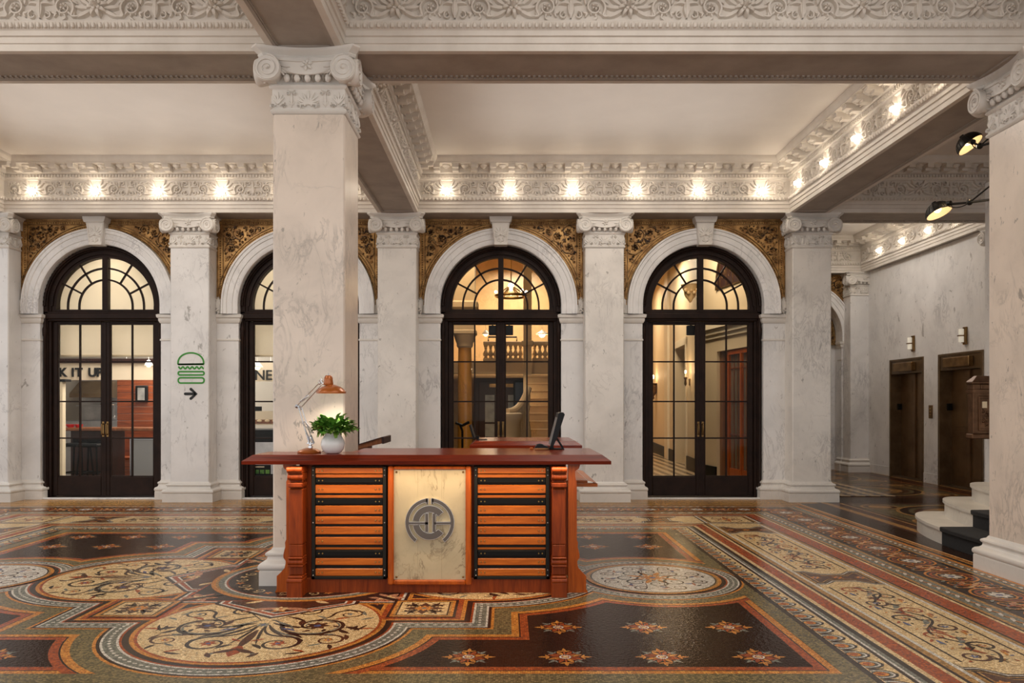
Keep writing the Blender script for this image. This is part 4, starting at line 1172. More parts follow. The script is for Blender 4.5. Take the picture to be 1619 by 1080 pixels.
# square between lobes up to their flat sides
for e,c in ((.0,'orange'),(.03,'dark'),(.055,'white'),(.075,'red'),(.105,'dark')):
    # four-pointed figure that notches into the lobes
    w=.89-e; v=.52-e*.4; d=w-.0
    pts=[]
    for k in range(4):
        a=-pi/2+k*pi/2
        for q,p in ((-.52+e*.4,.89-e*1.0),(0,.51+e*0),(.52-e*.4,.89-e*1.0)):
            pass
    P.poly([(cx0-w,cy0-w+.0),(cx0-v,cy0-w),(cx0,cy0-w+.0+.0),(cx0+v,cy0-w),(cx0+w,cy0-w),(cx0+w,cy0+w),(cx0-w,cy0+w)],c); P.lay()
ZN=P.top()
for k in range(4):
    P.at(ZN)
    a=-pi/2+k*pi/2; ca,sa=cos(a),sin(a)
    P.T=lambda q,p,ca=ca,sa=sa:(cx0+ca*p-sa*q,cy0+sa*p+ca*q)
    for e,c in ((0,'dark'),(.03,'white'),(.05,'red'),(.09,'white'),(.105,'dark'),(.13,'brown')):
        P.poly([(-.52+e,.80),(-.52+e,.885-e*.2),(0,1.27-e*1.25),(.52-e,.885-e*.2),(.52-e,.80)],c); P.lay()
    for s in (-1,1):
        P.leaf(.0,1.0,pi/2+s*1.5,.28,.07,'pink',-s*.5); P.leaf(s*.04,1.02,pi/2+s*.7,.12,.05,'orange',s*.3); P.leaf(s*.30,.86,pi/2+s*1.9,.14,.05,'cream',s*.5)
    P.lay(); P.flower(0,1.02,.06,7,'cream','red'); P.lay()
    P.T=lambda x,y:(x,y)
ZG=P.top()
for sx in (-1,1):
    for sy in (-1,1):
        P.at(ZG)
        x,y=cx0+sx*.70,cy0+sy*.70
        P.flower(x,y,.14,6,'pink','orange'); P.lay(); P.flower(x,y,.07,5,'cream','blue')
P.top()
for r,c in ((.82,'orange'),(.785,'ochre'),(.765,'grey'),(.72,'white'),(.705,'red'),(.69,'dark')): P.disc(cx0,cy0,r,c,72); P.lay()
for i in range(16):
    a=TAU*i/16; P.flower(cx0+.60*cos(a),cy0+.60*sin(a),.04,5,'orange' if i%2 else 'cream','red')
    P.spiral(cx0+.58*cos(a+.2),cy0+.58*sin(a+.2),.045,a,1.2,1,.014,'cream')
P.lay()
# little squares
ZH=P.top()
for x,y in squares:
    P.at(ZH)
    for e,c in ((.235,'dark'),(.215,'orange'),(.195,'ochre'),(.18,'dark'),(.17,'cream')): P.rect(x-e,x+e,y-e,y+e,c); P.lay()
    for i in range(4):
        a=TAU*i/4
        P.leaf(x,y,a,.15,.06,'brown')
        for s in (-1,1): P.spiral(x+.10*cos(a+s*.5),y+.10*sin(a+s*.5),.035,a,1.1,s,.018,'dark'); P.leaf(x+.05*cos(a+.78),y+.05*sin(a+.78),a+.78,.14,.035,'dark',s*.5)
    P.lay(); P.flower(x,y,.07,8,'orange','grey'); P.lay()
# dark joints that separate the lobes diagonally
P.top()
for sx in (-1,1):
    for sy in (-1,1):
        P.strip([(cx0+sx*.56,cy0+sy*.60),(cx0+sx*.78,cy0+sy*.78)],.05,'dark')
P.lay()
# round medallions
ZM=P.top()
for x,y in meds:
    P.at(ZM)
    for r,c in ((MR+.04,'orange'),(MR+.015,'ochre'),(MR,'dark'),(MR-.012,'white')): P.disc(x,y,r,c,64); P.lay()
    for i in range(8):
        a=TAU*i/8
        P.spiral(x+.22*cos(a),y+.22*sin(a),.085,a+pi,1.3,1 if i%2 else -1,.020,'dark',tail=(x+.05*cos(a),y+.05*sin(a)))
        P.spiral(x+.38*cos(a+.39),y+.38*sin(a+.39),.055,a,1.3,-1 if i%2 else 1,.016,'brown',tail=(x+.2*cos(a+.3),y+.2*sin(a+.3)))
        P.leaf(x+.08*cos(a+.39),y+.08*sin(a+.39),a+.39,.14,.05,'orange')
        P.leaf(x+.30*cos(a),y+.30*sin(a),a+.5,.10,.03,'blue',.5); P.leaf(x+.34*cos(a+.2),y+.34*sin(a+.2),a-.5,.10,.025,'pink',-.5); P.leaf(x+.42*cos(a),y+.42*sin(a),a+1.3,.07,.025,'dark',.5)
    P.lay(); P.flower(x,y,.10,8,'orange','blue'); P.lay()
P.b.build('floor',[FC[k] for k in KEYS],kind='structure')

print('FLOOR TOP Z',P.zm)
# ================================================================== ARCHED GLASS DOORS
def door(n,cx,blank=False):
    root=empty(f'door_{n}',(cx,12.25,0),kind='structure')
    yf=12.13
    F=MB()
    # outer jambs, side shafts and arch rings
    for s in (-1,1):
        a,b=sorted((cx+s*.925,cx+s*.86)); F.box(a,b,yf,12.33,.001,2.98)
        a,b=sorted((cx+s*.86,cx+s*.822)); F.box(a,b,yf+.03,12.31,.001,2.98)
        c=cx+s*.895
        F.lathe([(.03,.001),(.03,.10),(.022,.12),(.022,2.50),(.03,2.52),(.034,2.62),(.022,2.66),(.022,2.78)],c=(c,yf-.012,0),n=10)
        F.lathe([(.04,.16),(.042,.2),(.03,.24)],c=(c,yf-.012,0),n=10)
    def ring(r0,r1,y0,y1,z0=ZA,k=48,m=None):
        P_=[(cos(pi*i/k),sin(pi*i/k)) for i in range(k+1)]
        b=len(F.v)
        for c_,s_ in P_: F.v.extend([(cx-r1*c_,y0,z0+r1*s_),(cx-r0*c_,y0,z0+r0*s_),(cx-r0*c_,y1,z0+r0*s_),(cx-r1*c_,y1,z0+r1*s_)])
        for i in range(k):
            for j in range(4): F.face((b+i*4+j,b+i*4+(j+1)%4,b+(i+1)*4+(j+1)%4,b+(i+1)*4+j))
    ring(.86,.926,yf,12.33); ring(.80,.86,yf+.03,12.31); ring(.757,.80,yf+.055,12.29)
    # twisted rope round the arch
    k=90; rope=[(cx-.898*cos(pi*i/k),yf-.018,ZA+.898*sin(pi*i/k)) for i in range(k+1)]
    F.tube(rope,[.017 if i%2 else .024 for i in range(k+1)],n=7)
    rope=[(cx-.868*cos(pi*i/k),yf-.006,ZA+.868*sin(pi*i/k)) for i in range(k+1)]; F.tube(rope,.009,n=6)
    # transom
    F.box(cx-.93,cx+.93,yf,12.33,2.745,2.895,bev=.01); F.box(cx-.90,cx+.90,yf-.035,yf+.02,2.775,2.865,bev=.012)
    F.box(cx-.78,cx+.78,yf+.055,12.29,2.895,2.93)
    for s in (-1,1):
        a_,b_=sorted((cx+s*.757,cx+s*.83)); F.box(a_,b_,yf+.05,12.295,2.89,2.985)
    # fanlight bars
    yb0,yb1=yf+.075,yf+.10
    F.box(cx-.042,cx+.042,yf+.05,12.27,2.90,ZA+.77)
    def arcbar(r,w,a0=0,a1=pi):
        b=len(F.v);k=30
        for i in range(k+1):
            a=a0+(a1-a0)*i/k
            for rr,y in ((r-w,yb0),(r+w,yb0),(r+w,yb1),(r-w,yb1)): F.v.append((cx-rr*cos(a),y,ZA+rr*sin(a)))
        for i in range(k):
            for j in range(4): F.face((b+i*4+j,b+i*4+(j+1)%4,b+(i+1)*4+(j+1)%4,b+(i+1)*4+j))
    for r in (.592,.415):
        arcbar(r,.014)
        for s in (-1,1): F.box(cx+s*r-.014,cx+s*r+.014,yb0,yb1,2.92,ZA)
    for dg in (28,58,122,152):
        a=radians(dg); c_,s_=cos(a),sin(a); r0,r1=.42,.765; w_=.013
        F.prism([(cx+r0*c_-w_*s_,ZA+r0*s_+w_*c_),(cx+r1*c_-w_*s_,ZA+r1*s_+w_*c_),(cx+r1*c_+w_*s_,ZA+r1*s_-w_*c_),(cx+r0*c_+w_*s_,ZA+r0*s_-w_*c_)],yb0,yb1,lambda u,v,w2:(u,w2,v))
    F.box(cx-.822,cx+.822,12.12,12.33,.0008,.022)
    F.build('door_frame',M['bronze'],root,smooth=True,angle=35)
    g=MB(); g.poly([(cx-.77*cos(pi*i/40),yb1+.012,ZA+.77*sin(pi*i/40)) for i in range(41)]+[(cx+.77,yb1+.012,2.91),(cx-.77,yb1+.012,2.91)])
    g.build('fanlight_glass',M['glass'],root)
    for s in (-1,1):
        L=MB(); x0,x1=cx+s*.0015,cx+s*.820; a,b=min(x0,x1),max(x0,x1); g0,g1=cx+s*.068,cx+s*.746; ga,gb=min(g0,g1),max(g0,g1)
        y0,y1=12.20,12.255
        for q0,q1 in ((a,ga),(gb,b)): L.box(q0,q1,y0,y1,.03,2.74,bev=.008)
        L.box(ga,gb,y0,y1,.03,.33,bev=.008); L.box(ga,gb,y0,y1,2.695,2.74)
        L.box(ga,gb,y0+.012,y1-.012,.33,.345); L.box(ga,ga+.012,y0+.012,y1-.012,.33,2.695); L.box(gb-.012,gb,y0+.012,y1-.012,.33,2.695)
        mx=(ga+gb)/2-s*.0
        L.box(mx-.011,mx+.011,y0+.012,y1-.012,.33,2.695)
        for z in (.93,1.50,2.12): L.box(ga,gb,y0+.013,y1-.013,z-.011,z+.011)
        if s<0: L.box(cx-.014,cx+.014,y0-.009,y0+.004,.035,2.735,bev=.003)
        lf=L.build('door_leaf',M['bronze'],root)
        g=MB(); g.poly([(ga,12.23,.33),(gb,12.23,.33),(gb,12.23,2.70),(ga,12.23,2.70)]); o=g.build('leaf_glass',M['glass'],lf,off=(cx,12.25,0))
        h=MB(); hx=cx+s*.034
        h.tube([(hx,y0,.985),(hx,y0-.045,.995),(hx,y0-.05,1.02),(hx,y0-.05,1.12),(hx,y0-.045,1.145),(hx,y0,1.155)],.011,n=8)
        h.box(hx-.018,hx+.018,y0-.006,y0,.95,1.19,bev=.003)
        h.build('handle',M['brass_dark'],lf,smooth=True,off=(cx,12.25,0))
    return root
for i,cx in enumerate(BX): door(i+1,cx)
# fixed door closers seen as dark boxes behind the glass of the two right doors
for i in (2,3):
    for s in ((-1,1) if i==2 else (-1,)):
        e=empty('door_closer',(BX[i]+s*.13,12.30,2.6),f'dark closer box at the top of the {"left" if s<0 else "right"} leaf, {DN[i]}','door closer')
        b=MB(); b.box(BX[i]+s*.13-.062,BX[i]+s*.13+.062,12.262,12.33,2.54,2.69,bev=.006); b.build('body',M['black'],e)
        b=MB(); b.box(BX[i]+s*.13-.012,BX[i]+s*.13+.012,12.27,12.32,2.69,2.735); b.build('bracket',M['black'],e)
# thresholds
t=MB()
for cx in BX: t.box(cx-.926,cx+.926,12.0,12.12,.0006,.02,bev=.004)
t.build('trim_34',M['marble_arch'],kind='structure')

def text_mesh(name,body,size,mt,loc,rot,parent=None,ext=.004,align='CENTER',**k):
    cu=bpy.data.curves.new(name,'FONT'); cu.body=body; cu.size=size; cu.extrude=ext; cu.align_x=align; cu.align_y='CENTER'; cu.offset=k.pop('offset',0)
    to=bpy.data.objects.new('tmp',cu); C.objects.link(to)
    dg=bpy.context.evaluated_depsgraph_get(); me=bpy.data.meshes.new_from_object(to.evaluated_get(dg)); bpy.data.objects.remove(to)
    me.materials.clear(); me.materials.append(mt)
    o=bpy.data.objects.new(name,me); C.objects.link(o); o.location=loc; o.rotation_euler=rot
    if parent:
        o.parent=parent; p=WLOC[parent.name]; o.location=(loc[0]-p[0],loc[1]-p[1],loc[2]-p[2])
    tag(o,**k); return o
RX=(pi/2,0,0)
# ================================================================== ROOMS BEHIND THE GLASS
def px(x,y,d): return ((x-800)*d/1240, d, 1.45+(640-y)*d/1240)
def room(nm,x0,x1,y0,y1,h,wall,floor_m=None,ceil_m=None,skip=()):
    b=MB(); 
    if 'back' not in skip: b.box(x0,x1,y1,y1+.1,0,h)
    b.box(x0-.1,x0,y0,y1+.1,0,h); b.box(x1,x1+.1,y0,y1+.1,0,h)
    b.build('wall_'+nm,wall,kind='structure')
    c=MB(); c.box(x0-.1,x1+.1,y0,y1+.1,h,h+.05); c.build('ceiling_'+nm,ceil_m or wall,kind='structure')
    if floor_m:
        f=MB(); f.box(x0,x1,y0,y1,.008,.012); f.build('floor_'+nm,floor_m,kind='structure')
def room_light(loc,energy,size,col=(1,.95,.88),rot=(0,0,0)):
    l=bpy.data.lights.new('room_fill','AREA'); l.energy=energy; l.size=size; l.color=col; l.shape='DISK'  # unseen soft light without a fitting, added to brighten a room
    o=bpy.data.objects.new('room_fill',l); C.objects.link(o); o.location=loc; o.rotation_euler=rot; return o
def pendant(loc,label,r=.09,grp='pendant lamps in the restaurant',es='warm_glow'):
    e=empty('ceiling_lamp',loc,label,'ceiling lamp',grp)
    b=MB(); b.lathe([(.02,.10),(.03,.09),(r,.02),(r*1.05,0),(r*.98,0),(r*.6,.05),(.02,.08)],c=loc,n=16); b.tube([(loc[0],loc[1],loc[2]+.1),(loc[0],loc[1],loc[2]+.35)],.006,n=6); b.build('shade',M['white_in'],e,smooth=True)
    b=MB(); b.ball((loc[0],loc[1],loc[2]+.005),r*.55,nu=12,nv=8); b.build('bulb',M[es],e,smooth=True)
    return e
M['rest_wall']=mat('restaurant_grey_wall',S(150,142,130),.6); M['rest_ceil']=mat('restaurant_ceiling',S(90,78,68),.7); M['rest_floor']=noisy('restaurant_floor',S(150,140,128),S(110,102,94),6,.35)
M['sign_band']=mat('cream_sign_band',S(226,210,184),.6); M['grey_panel']=mat('grey_metal_panel',S(150,150,150),.45,.3)
# --- restaurant behind doors 1 and 2
room('restaurant',-10.3,-1.75,12.36,17.0,3.95,M['rest_wall'],M['rest_floor'],M['rest_ceil'])
def blind(cx,lab):
    e=empty('roller_blind',(cx,12.36,2.3),lab,'blind','cream roller blinds in the restaurant doors')
    b=MB(); b.box(cx-.80,cx+.80,12.375,12.379,2.225,3.80); b.build('fabric',M['blind'],e)
    b=MB(); b.box(cx-.80,cx+.80,12.368,12.388,2.205,2.235,bev=.004); b.build('bottom_bar',M['cream_trim'],e)
blind(BX[0],'cream roller blind drawn a quarter down in the leftmost glass door'); blind(BX[1],'cream roller blind in the second door, mostly hidden by the column')
# the sign fascia
e=empty('sign_fascia',(-7.6,14.6,2.0),'cream restaurant sign band reading K IT UP, seen through the leftmost door','sign')
x0=px(88,0,14.6)[0]; x1=px(252,0,14.6)[0]
b=MB(); b.box(x0-1.0,x1+.5,14.62,14.70,px(0,601,14.6)[2],px(0,574,14.6)[2],bev=.005); b.build('board',M['sign_band'],e)
for ch,xp in (('K',99),('I',115),('T',124.5),('U',146),('P',157)):
    text_mesh('letter',ch,.225,M['sign_black'],px(xp,589.5,14.6),RX,e,.006,offset=.008)
b=MB(); b.box(x0-1.0,x1+.5,14.58,14.72,px(0,574,14.6)[2],px(0,567,14.6)[2]); b.build('top_rail',M['darkwood'],e)
# tray-like ceiling strips above the sign
for k_,yy in enumerate((555,562)):
    pass
e=empty('sign_fascia',(-4.7,14.0,2.0),'dark restaurant sign band ending in NE, behind the second door','sign')
p=px(404,590,14.0)
b=MB(); b.box(p[0]-.3,px(470,0,14)[0],14.02,14.08,px(0,603,14)[2],px(0,573,14)[2]); b.build('board',M['sign_band'],e)
for ch,xp in (('N',411),('E',425)): text_mesh('letter',ch,.25,M['sign_black'],px(xp,594,13.99),RX,e,.006,offset=.004)
# counter with panelled front
p0=px(98,677,13.9); p1=px(243,677,13.9)
e=empty('restaurant_counter',((p0[0]+p1[0])/2,14.2,0),'long wooden restaurant bar counter seen through the leftmost door','counter')
b=MB(); b.box(p0[0],p1[0]+.5,13.9,14.5,p0[2]-.05,p0[2]+.005,bev=.01); b.build('top',M['medwood'],e)
b=MB(); b.box(p0[0]+.1,px(178,0,14)[0],14.0,14.45,.013,p0[2]-.051); b.build('front_panel',M['darkwood'],e)
# wooden booth wall on the right
a=px(185,600,15.6); c=px(248,672,15.6)
e=empty('panelled_wall_unit',((a[0]+c[0])/2,15.8,0),'red-brown horizontal plank wall unit in the restaurant with a small framed screen','wall panelling')
b=MB(); z=.013
while z<a[2]:
    b.box(a[0],c[0]+.6,15.6,15.68,z,z+.135,bev=.006); z+=.14
b.build('plank',M['plank'],e)
b=MB(); q0=px(214,610,15.55); q1=px(233,636,15.55); b.box(q0[0],q1[0],15.54,15.6,q1[2],q0[2],bev=.01); b.build('screen_frame',M['black'],e)
b=MB(); b.box(q0[0]+.05,q1[0]-.05,15.535,15.54,q1[2]+.04,q0[2]-.04); b.build('screen',M['picture'],e)
# booth bench + shelf
a=px(178,735,14.9); c=px(240,735,14.9)
e=empty('wooden_bench',((a[0]+c[0])/2,15,0),'red-brown wooden bench behind the grey metal panel in the restaurant','bench')
b=MB(); b.box(a[0],c[0]+.3,14.75,15.2,.40,.46,bev=.008); b.build('seat',M['plank'],e)
b=MB(); b.box(a[0],c[0]+.3,15.2,15.24,.46,.98); b.build('backrest',M['plank'],e)
b=MB(); b.box(a[0],a[0]+.06,14.8,15.2,.013,.40); b.build('leg',M['darkwood'],e)
b=MB(); b.box(c[0]+.2,c[0]+.26,14.8,15.2,.013,.40); b.build('leg',M['darkwood'],e)
# grey metal panel
q0=px(207,695,13.3); q1=px(239,752,13.3)
e=empty('metal_board',(q0[0],13.3,0),'upright grey metal panel standing at the lower right inside the leftmost door','panel')
b=MB(); b.box(q0[0],q1[0]+.2,13.3,13.34,.013,q0[2],bev=.004); b.build('sheet',M['grey_panel'],e)
b=MB(); b.box(q0[0]-.015,q0[0],13.29,13.35,.013,q0[2]+.01); b.box(q0[0]-.015,q1[0]+.2,13.29,13.35,q0[2],q0[2]+.02); b.build('edge_trim',M['steel'],e)
# white post at left
q=px(93.5,700,12.9)
e=empty('white_post',(q[0],12.95,0),'narrow white post with a dark cap just inside the leftmost door','post')
b=MB(); b.box(q[0]-.055,q[0]+.055,12.9,13.0,.013,1.83,bev=.006); b.build('shaft',M['cream_trim'],e)
b=MB(); b.box(q[0]-.09,q[0]+.12,12.86,13.04,1.83,1.87); b.build('cap',M['black'],e)
# stools
def stool(loc,label):
    e=empty('bar_stool',loc,label,'stool','black bar stools at the restaurant counter',world=False)
    b=MB(); b.box(-.18,.18,-.18,.18,.72,.78,bev=.02); b.build('seat',M['black'],e)
    b=MB(); b.box(-.18,.18,.15,.18,.78,.86,bev=.01); b.build('backrest',M['black'],e)
    for sx in (-1,1):
        for sy in (-1,1):
            b=MB(); b.tube([(sx*.14,sy*.14,.72),(sx*.19,sy*.19,0)],.016,n=8); b.build('leg',M['black'],e,smooth=True)
    b=MB()
    for s in (-1,1): b.tube([(s*.17,-.17,.28),(s*.17,.17,.28)],.011,n=6); b.tube([(-.17,s*.17,.28),(.17,s*.17,.28)],.011,n=6)
    b.build('footrest',M['black'],e); return e
stool((px(123,0,13.5)[0],13.5,.012),'black bar stool at the restaurant counter, left one seen in the leftmost door')
stool((px(146,0,13.35)[0],13.35,.012),'black bar stool beside the door handles in the leftmost door')
# kitchen
a=px(100,604,16.2); c=px(186,672,16.2)
e=empty('kitchen_unit',((a[0]+c[0])/2,16.4,0),'stainless steel kitchen range with a hood behind the restaurant counter','kitchen range')
b=MB(); b.box(a[0],c[0],16.2,16.8,.013,1.12,bev=.01); b.build('worktop_unit',M['steel'],e)
b=MB(); b.box(a[0],c[0],16.85,16.9,1.12,2.3); b.build('back_panel',M['steel'],e)
b=MB(); b.prism([(16.1,1.60),(16.1,1.68),(16.5,1.95),(16.85,1.95),(16.85,1.60)],px(118,0,16.3)[0],px(170,0,16.3)[0],lambda u,v,w_:(w_,u,v)); b.build('hood',M['elev_frame'],e)
b=MB(); b.box(a[0]+.1,c[0]-.1,16.5,16.8,1.42,1.44); b.build('shelf',M['steel'],e)
for j in range(9):
    xx=a[0]+.85+j*.075
    o=empty('hanging_utensil',(xx,16.3,1.45),'small steel utensil hanging in the restaurant kitchen','utensil','utensils hanging in the restaurant kitchen')
    b=MB(); b.tube([(xx,16.3,1.44),(xx,16.3,1.22)],.006,n=6); b.ball((xx,16.3,1.19),.028,.01,.04,nu=8,nv=5); b.build('ladle',M['chrome'],o,smooth=True)
e=empty('utensil_rail',(a[0]+1.1,16.3,1.45),'steel rail the kitchen utensils hang from','rail')
b=MB(); b.tube([(a[0]+.7,16.3,1.45),(a[0]+1.6,16.3,1.45)],.01,n=8); b.build('rail',M['chrome'],e); 
b=MB()
for xx in (a[0]+.72,a[0]+1.58): b.tube([(xx,16.3,1.45),(xx,16.5,1.60)],.008,n=6)
b.build('bracket',M['chrome'],e)
q=px(114,665,14.2)
for j in range(3):
    xx=q[0]-.15+j*.15
    o=empty('red_tray',(xx,14.15,q[2]),f'small red plastic basket on the restaurant counter, {("left","middle","right")[j]} of three','basket','red baskets on the restaurant counter')
    b=MB(); zz=p0[2]+.006; b.lathe([(.05,zz),(.07,zz+.05),(.072,zz+.055),(.064,zz+.055),(.045,zz+.01)],c=(xx,14.15,0),n=14); b.build('basket',M['red'],o,smooth=True)
pendant(px(235,578,14.3),'small warm ceiling lamp at the right inside the leftmost door',.07)
pendant(px(200,590,16.0),'small warm ceiling lamp deeper inside the leftmost door',.06)
pendant(px(407,581,13.4),'bright warm lamp inside the second door, just left of the column',.09)
pendant(px(428,584,14.6),'second small warm lamp inside the second door, touching the column edge',.06)
# poster with burgers in bay two
q0=px(402,650,13.2); q1=px(432,672,13.2)
e=empty('menu_poster',(q0[0],13.2,1.2),'small brown and cream burger menu poster inside the second door','poster')
b=MB(); b.box(q0[0],q1[0]+.1,13.2,13.22,q1[2],q0[2]); b.build('sheet',M['sign_band'],e)
b=MB(); b.box(q0[0]+.01,q1[0]+.09,13.193,13.2,q1[2]+.02,q1[2]+.09); 
b.build('photo_strip',M['medwood'],e)
b=MB()
for j in range(3): b.ball((q0[0]+.09+j*.13,13.19,q1[2]+.07),.045,.012,.022,nu=10,nv=5)
b.build('burger_picture',M['cream_wall'],e)
text_mesh('lettering','FRESH GRILL',.045,M['sign_black'],(q0[0]+.17,13.195,q0[2]-.04),RX,e,.002) if False else None
e=empty('display_cooler',(-4.45,13.8,0),'dark display cooler behind the second door','cooler')
b=MB(); b.box(-4.75,-3.9,13.6,14.3,.013,1.02,bev=.01); b.build('body',M['black'],e)
b=MB(); b.box(-4.72,-3.93,13.59,13.6,.25,.80); b.build('front_glass',M['steel'],e)
e=empty('order_screen',(-4.55,13.8,1.02),'dark screen standing on the cooler behind the second door','screen')
b=MB(); b.box(-4.75,-4.3,13.78,13.82,1.25,1.42,bev=.006); b.build('panel',M['black'],e); b=MB(); b.box(-4.55,-4.5,13.78,13.84,1.021,1.25); b.build('stand',M['black'],e)
e=empty('door_notice',(-4.0,12.27,.4),'black notice with small pictures low in the second door glass','notice')
q0=px(400.5,735,12.26); q1=px(428,752,12.26)
b=MB(); b.box(q0[0],q1[0],12.262,12.266,q1[2]+.01,q0[2]); b.build('card',M['black'],e)
b=MB()
for j in range(3): b.box(q0[0]+.02+j*.085,q0[0]+.085+j*.085,12.259,12.262,q1[2]+.03,q1[2]+.09)
b.build('pictures',M['green'],e)
b=MB(); b.box(q0[0]+.02,q1[0]-.1,12.259,12.262,q0[2]-.04,q0[2]-.025); b.build('text_line',M['cream_trim'],e)
room_light((-6.2,14.0,3.85),105,1.6); room_light((-6.3,16.0,3.8),120,1.2,(1,.97,.92)); room_light((-6.6,15.3,2.6),30,.6,(1,.97,.92)); room_light((-3.8,13.8,3.85),60,1.2); room_light((-6.23,12.9,3.88),26,.7); room_light((-3.6,12.9,3.88),20,.7)
# --- stair lobby behind door 3
M['warm_ceiling']=noisy('warm_panelled_ceiling',S(206,160,110),S(160,108,64),2,.6)
room('stair_lobby',-1.65,2.1,12.36,20.2,5.4,M['tan_marble'],M['rest_floor'],M['warm_ceiling'])
c=MB()
for y in (13.5,14.9,16.3,17.7,19.1): c.box(-1.6,2.05,y,y+.28,5.15,5.39,bev=.03)
for x in (-1.2,-.1,1.0): c.box(x,x+.2,12.5,20,5.2,5.39,bev=.02)
c.build('trim_40',M['warm_ceiling'],kind='structure')
xx=px(735,0,14.5)[0]
e=empty('yellow_column',(xx,14.5,0),'yellow marble column with a pale carved capital, at the left inside the door behind the desk','column')
b=MB(); b.lathe([(.13,.33),(.135,.5),(.128,2.2),(.12,2.50)],c=(xx,14.5,0),n=24); b.build('shaft',M['yellow_marble'],e,smooth=True)
b=MB(); b.lathe([(.20,.013),(.20,.12),(.18,.14),(.19,.2),(.15,.24),(.16,.3),(.13,.33)],c=(xx,14.5,0),n=24); b.build('base',M['tan_marble'],e,smooth=True)
b=MB(); b.lathe([(.125,2.50),(.15,2.53),(.15,2.58),(.17,2.62),(.2,2.72),(.20,2.74)],c=(xx,14.5,0),n=24); b.box(xx-.22,xx+.22,14.28,14.72,2.74,2.82,bev=.015); b.box(xx-.19,xx+.19,14.3,14.7,2.82,3.2); b.box(xx-.25,xx+.25,14.25,14.75,3.2,3.35,bev=.03); b.box(xx-.19,xx+.19,14.3,14.7,3.35,5.39); b.build('capital',M['cream_wall'],e,smooth=True)
w=MB(); w.box(-1.65,-1.0,12.9,13.0,0,5.39); w.build('wall_lobby_left',M['cream_wall'],kind='structure')
# mezzanine and balustrade
YM=17.5
zt=px(0,533,YM)[2]; zb=px(0,580,YM)[2]; zr=px(0,540,YM)[2]
m_=MB(); m_.box(-1.64,2.09,YM,20.1,zb-.05,zb+.10,bev=.01); m_.box(-1.64,2.09,YM-.05,YM,zb-.16,zb+.12,bev=.02); m_.build('trim_41',M['cream_wall'],kind='structure')
xa=px(764,0,YM)[0]; xm=px(800,0,YM)[0]; xb=px(833,0,YM)[0]; xc=px(871,0,YM)[0]
def baluster_prof(z0,z1):
    h=z1-z0; return [(r,z0+h*t) for r,t in ((.045,0),(.045,.06),(.03,.09),(.035,.13),(.06,.25),(.065,.34),(.05,.46),(.028,.60),(.025,.72),(.04,.80),(.028,.84),(.045,.92),(.045,1))]
def balustrade(name,label,x0,x1,y,z0,z1,n,mt):
    e=empty(name,((x0+x1)/2,y,z0),label,'balustrade')
    b=MB(); b.box(x0,x1,y-.08,y+.08,z1-.09,z1,bev=.015); b.build('handrail',mt,e)
    b=MB(); b.box(x0,x1,y-.08,y+.08,z0,z0+.07,bev=.01); b.build('plinth',mt,e)
    for i in range(n):
        x=x0+(x1-x0)*(i+.5)/n; b=MB(); b.lathe(baluster_prof(z0+.07,z1-.09),c=(x,y,0),n=12); b.build('baluster',mt,e,smooth=True)
    return e
balustrade('stone_balustrade','pale stone balustrade on the mezzanine, left of the pier, behind the desk door',xa,px(827,0,YM)[0],YM-.0,zb+.12,zr,8,M['cream_wall'])
balustrade('stone_balustrade','pale stone balustrade on the mezzanine, right of the pier, behind the desk door',px(841,0,YM)[0],xc+.4,YM-.0,zb+.12,zr,7,M['cream_wall'])
e=empty('stone_pier',(px(834,0,17.3)[0],17.4,0),'slender pale stone pier between the two mezzanine balustrades','pier')
xx=px(834,0,17.3)[0]; b=MB(); b.box(xx-.09,xx+.09,17.24,17.42,.95,5.0); b.build('shaft',M['cream_wall'],e)
b=MB(); b.box(xx-.13,xx+.13,17.2,17.43,zr-.12,zr,bev=.015); b.box(xx-.15,xx+.15,17.18,17.43,5.0,5.14,bev=.03); b.build('collar',M['cream_wall'],e)
e=empty('metal_rail',(0,17.6,zt),'dark metal rail above the mezzanine balustrade','rail')
b=MB(); z=px(0,533,17.6)[2]; x0=px(772,0,17.6)[0]; x1=px(817,0,17.6)[0]
b.tube([(x0,17.6,zr),(x0,17.6,z),(x1,17.6,z),(x1,17.6,zr)],.018,n=8); b.tube([(x0,17.6,z-.14),(x1,17.6,z-.14)],.014,n=8); b.build('rail',M['black'],e)
# dark double doors with pale panes under the mezzanine
q=px(757,601,18.5); r=px(828,690,18.5)
e=empty('dark_double_door',((q[0]+r[0])/2,18.5,0),'dark mahogany double door with pale panes, under the mezzanine behind the desk','door')
b=MB(); b.box(q[0]-.12,r[0]+.12,18.5,18.6,.013,q[2]+.05); b.build('frame',M['darkwood'],e)
mid=(q[0]+r[0])/2
for s,(a0,a1) in ((-1,(q[0],mid-.01)),(1,(mid+.01,r[0]))):
    b=MB(); b.box(a0,a1,18.45,18.5,.02,q[2]-.03,bev=.01); lf=b.build('leaf',M['darkwood'],e)
    for z0,z1 in ((.70,1.0),(1.04,1.68)):
        b=MB(); b.box(a0+.15,a1-.15,18.44,18.45,z0,z1); b.build('pane',M['picture'],lf,off=WLOC[e.name])
    b=MB(); b.tube([(mid+s*.06,18.42,.85),(mid+s*.06,18.42,1.15)],.012,n=8); b.build('pull',M['brass'],lf,off=WLOC[e.name])
b=MB(); b.box(mid-.28,mid+.28,18.44,18.45,q[2]-.17,q[2]-.09); b.build('sign_plate',M['brass_dark'],e)
e=empty('blue_screen',(px(815,0,18.3)[0],18.3,0),'dark blue picture panel beside the mahogany double door','picture')
q0=px(812,602,18.3); q1=px(838,655,18.3); b=MB(); b.box(q0[0],q1[0],18.28,18.32,q1[2],q0[2],bev=.01); b.build('frame',M['black'],e)
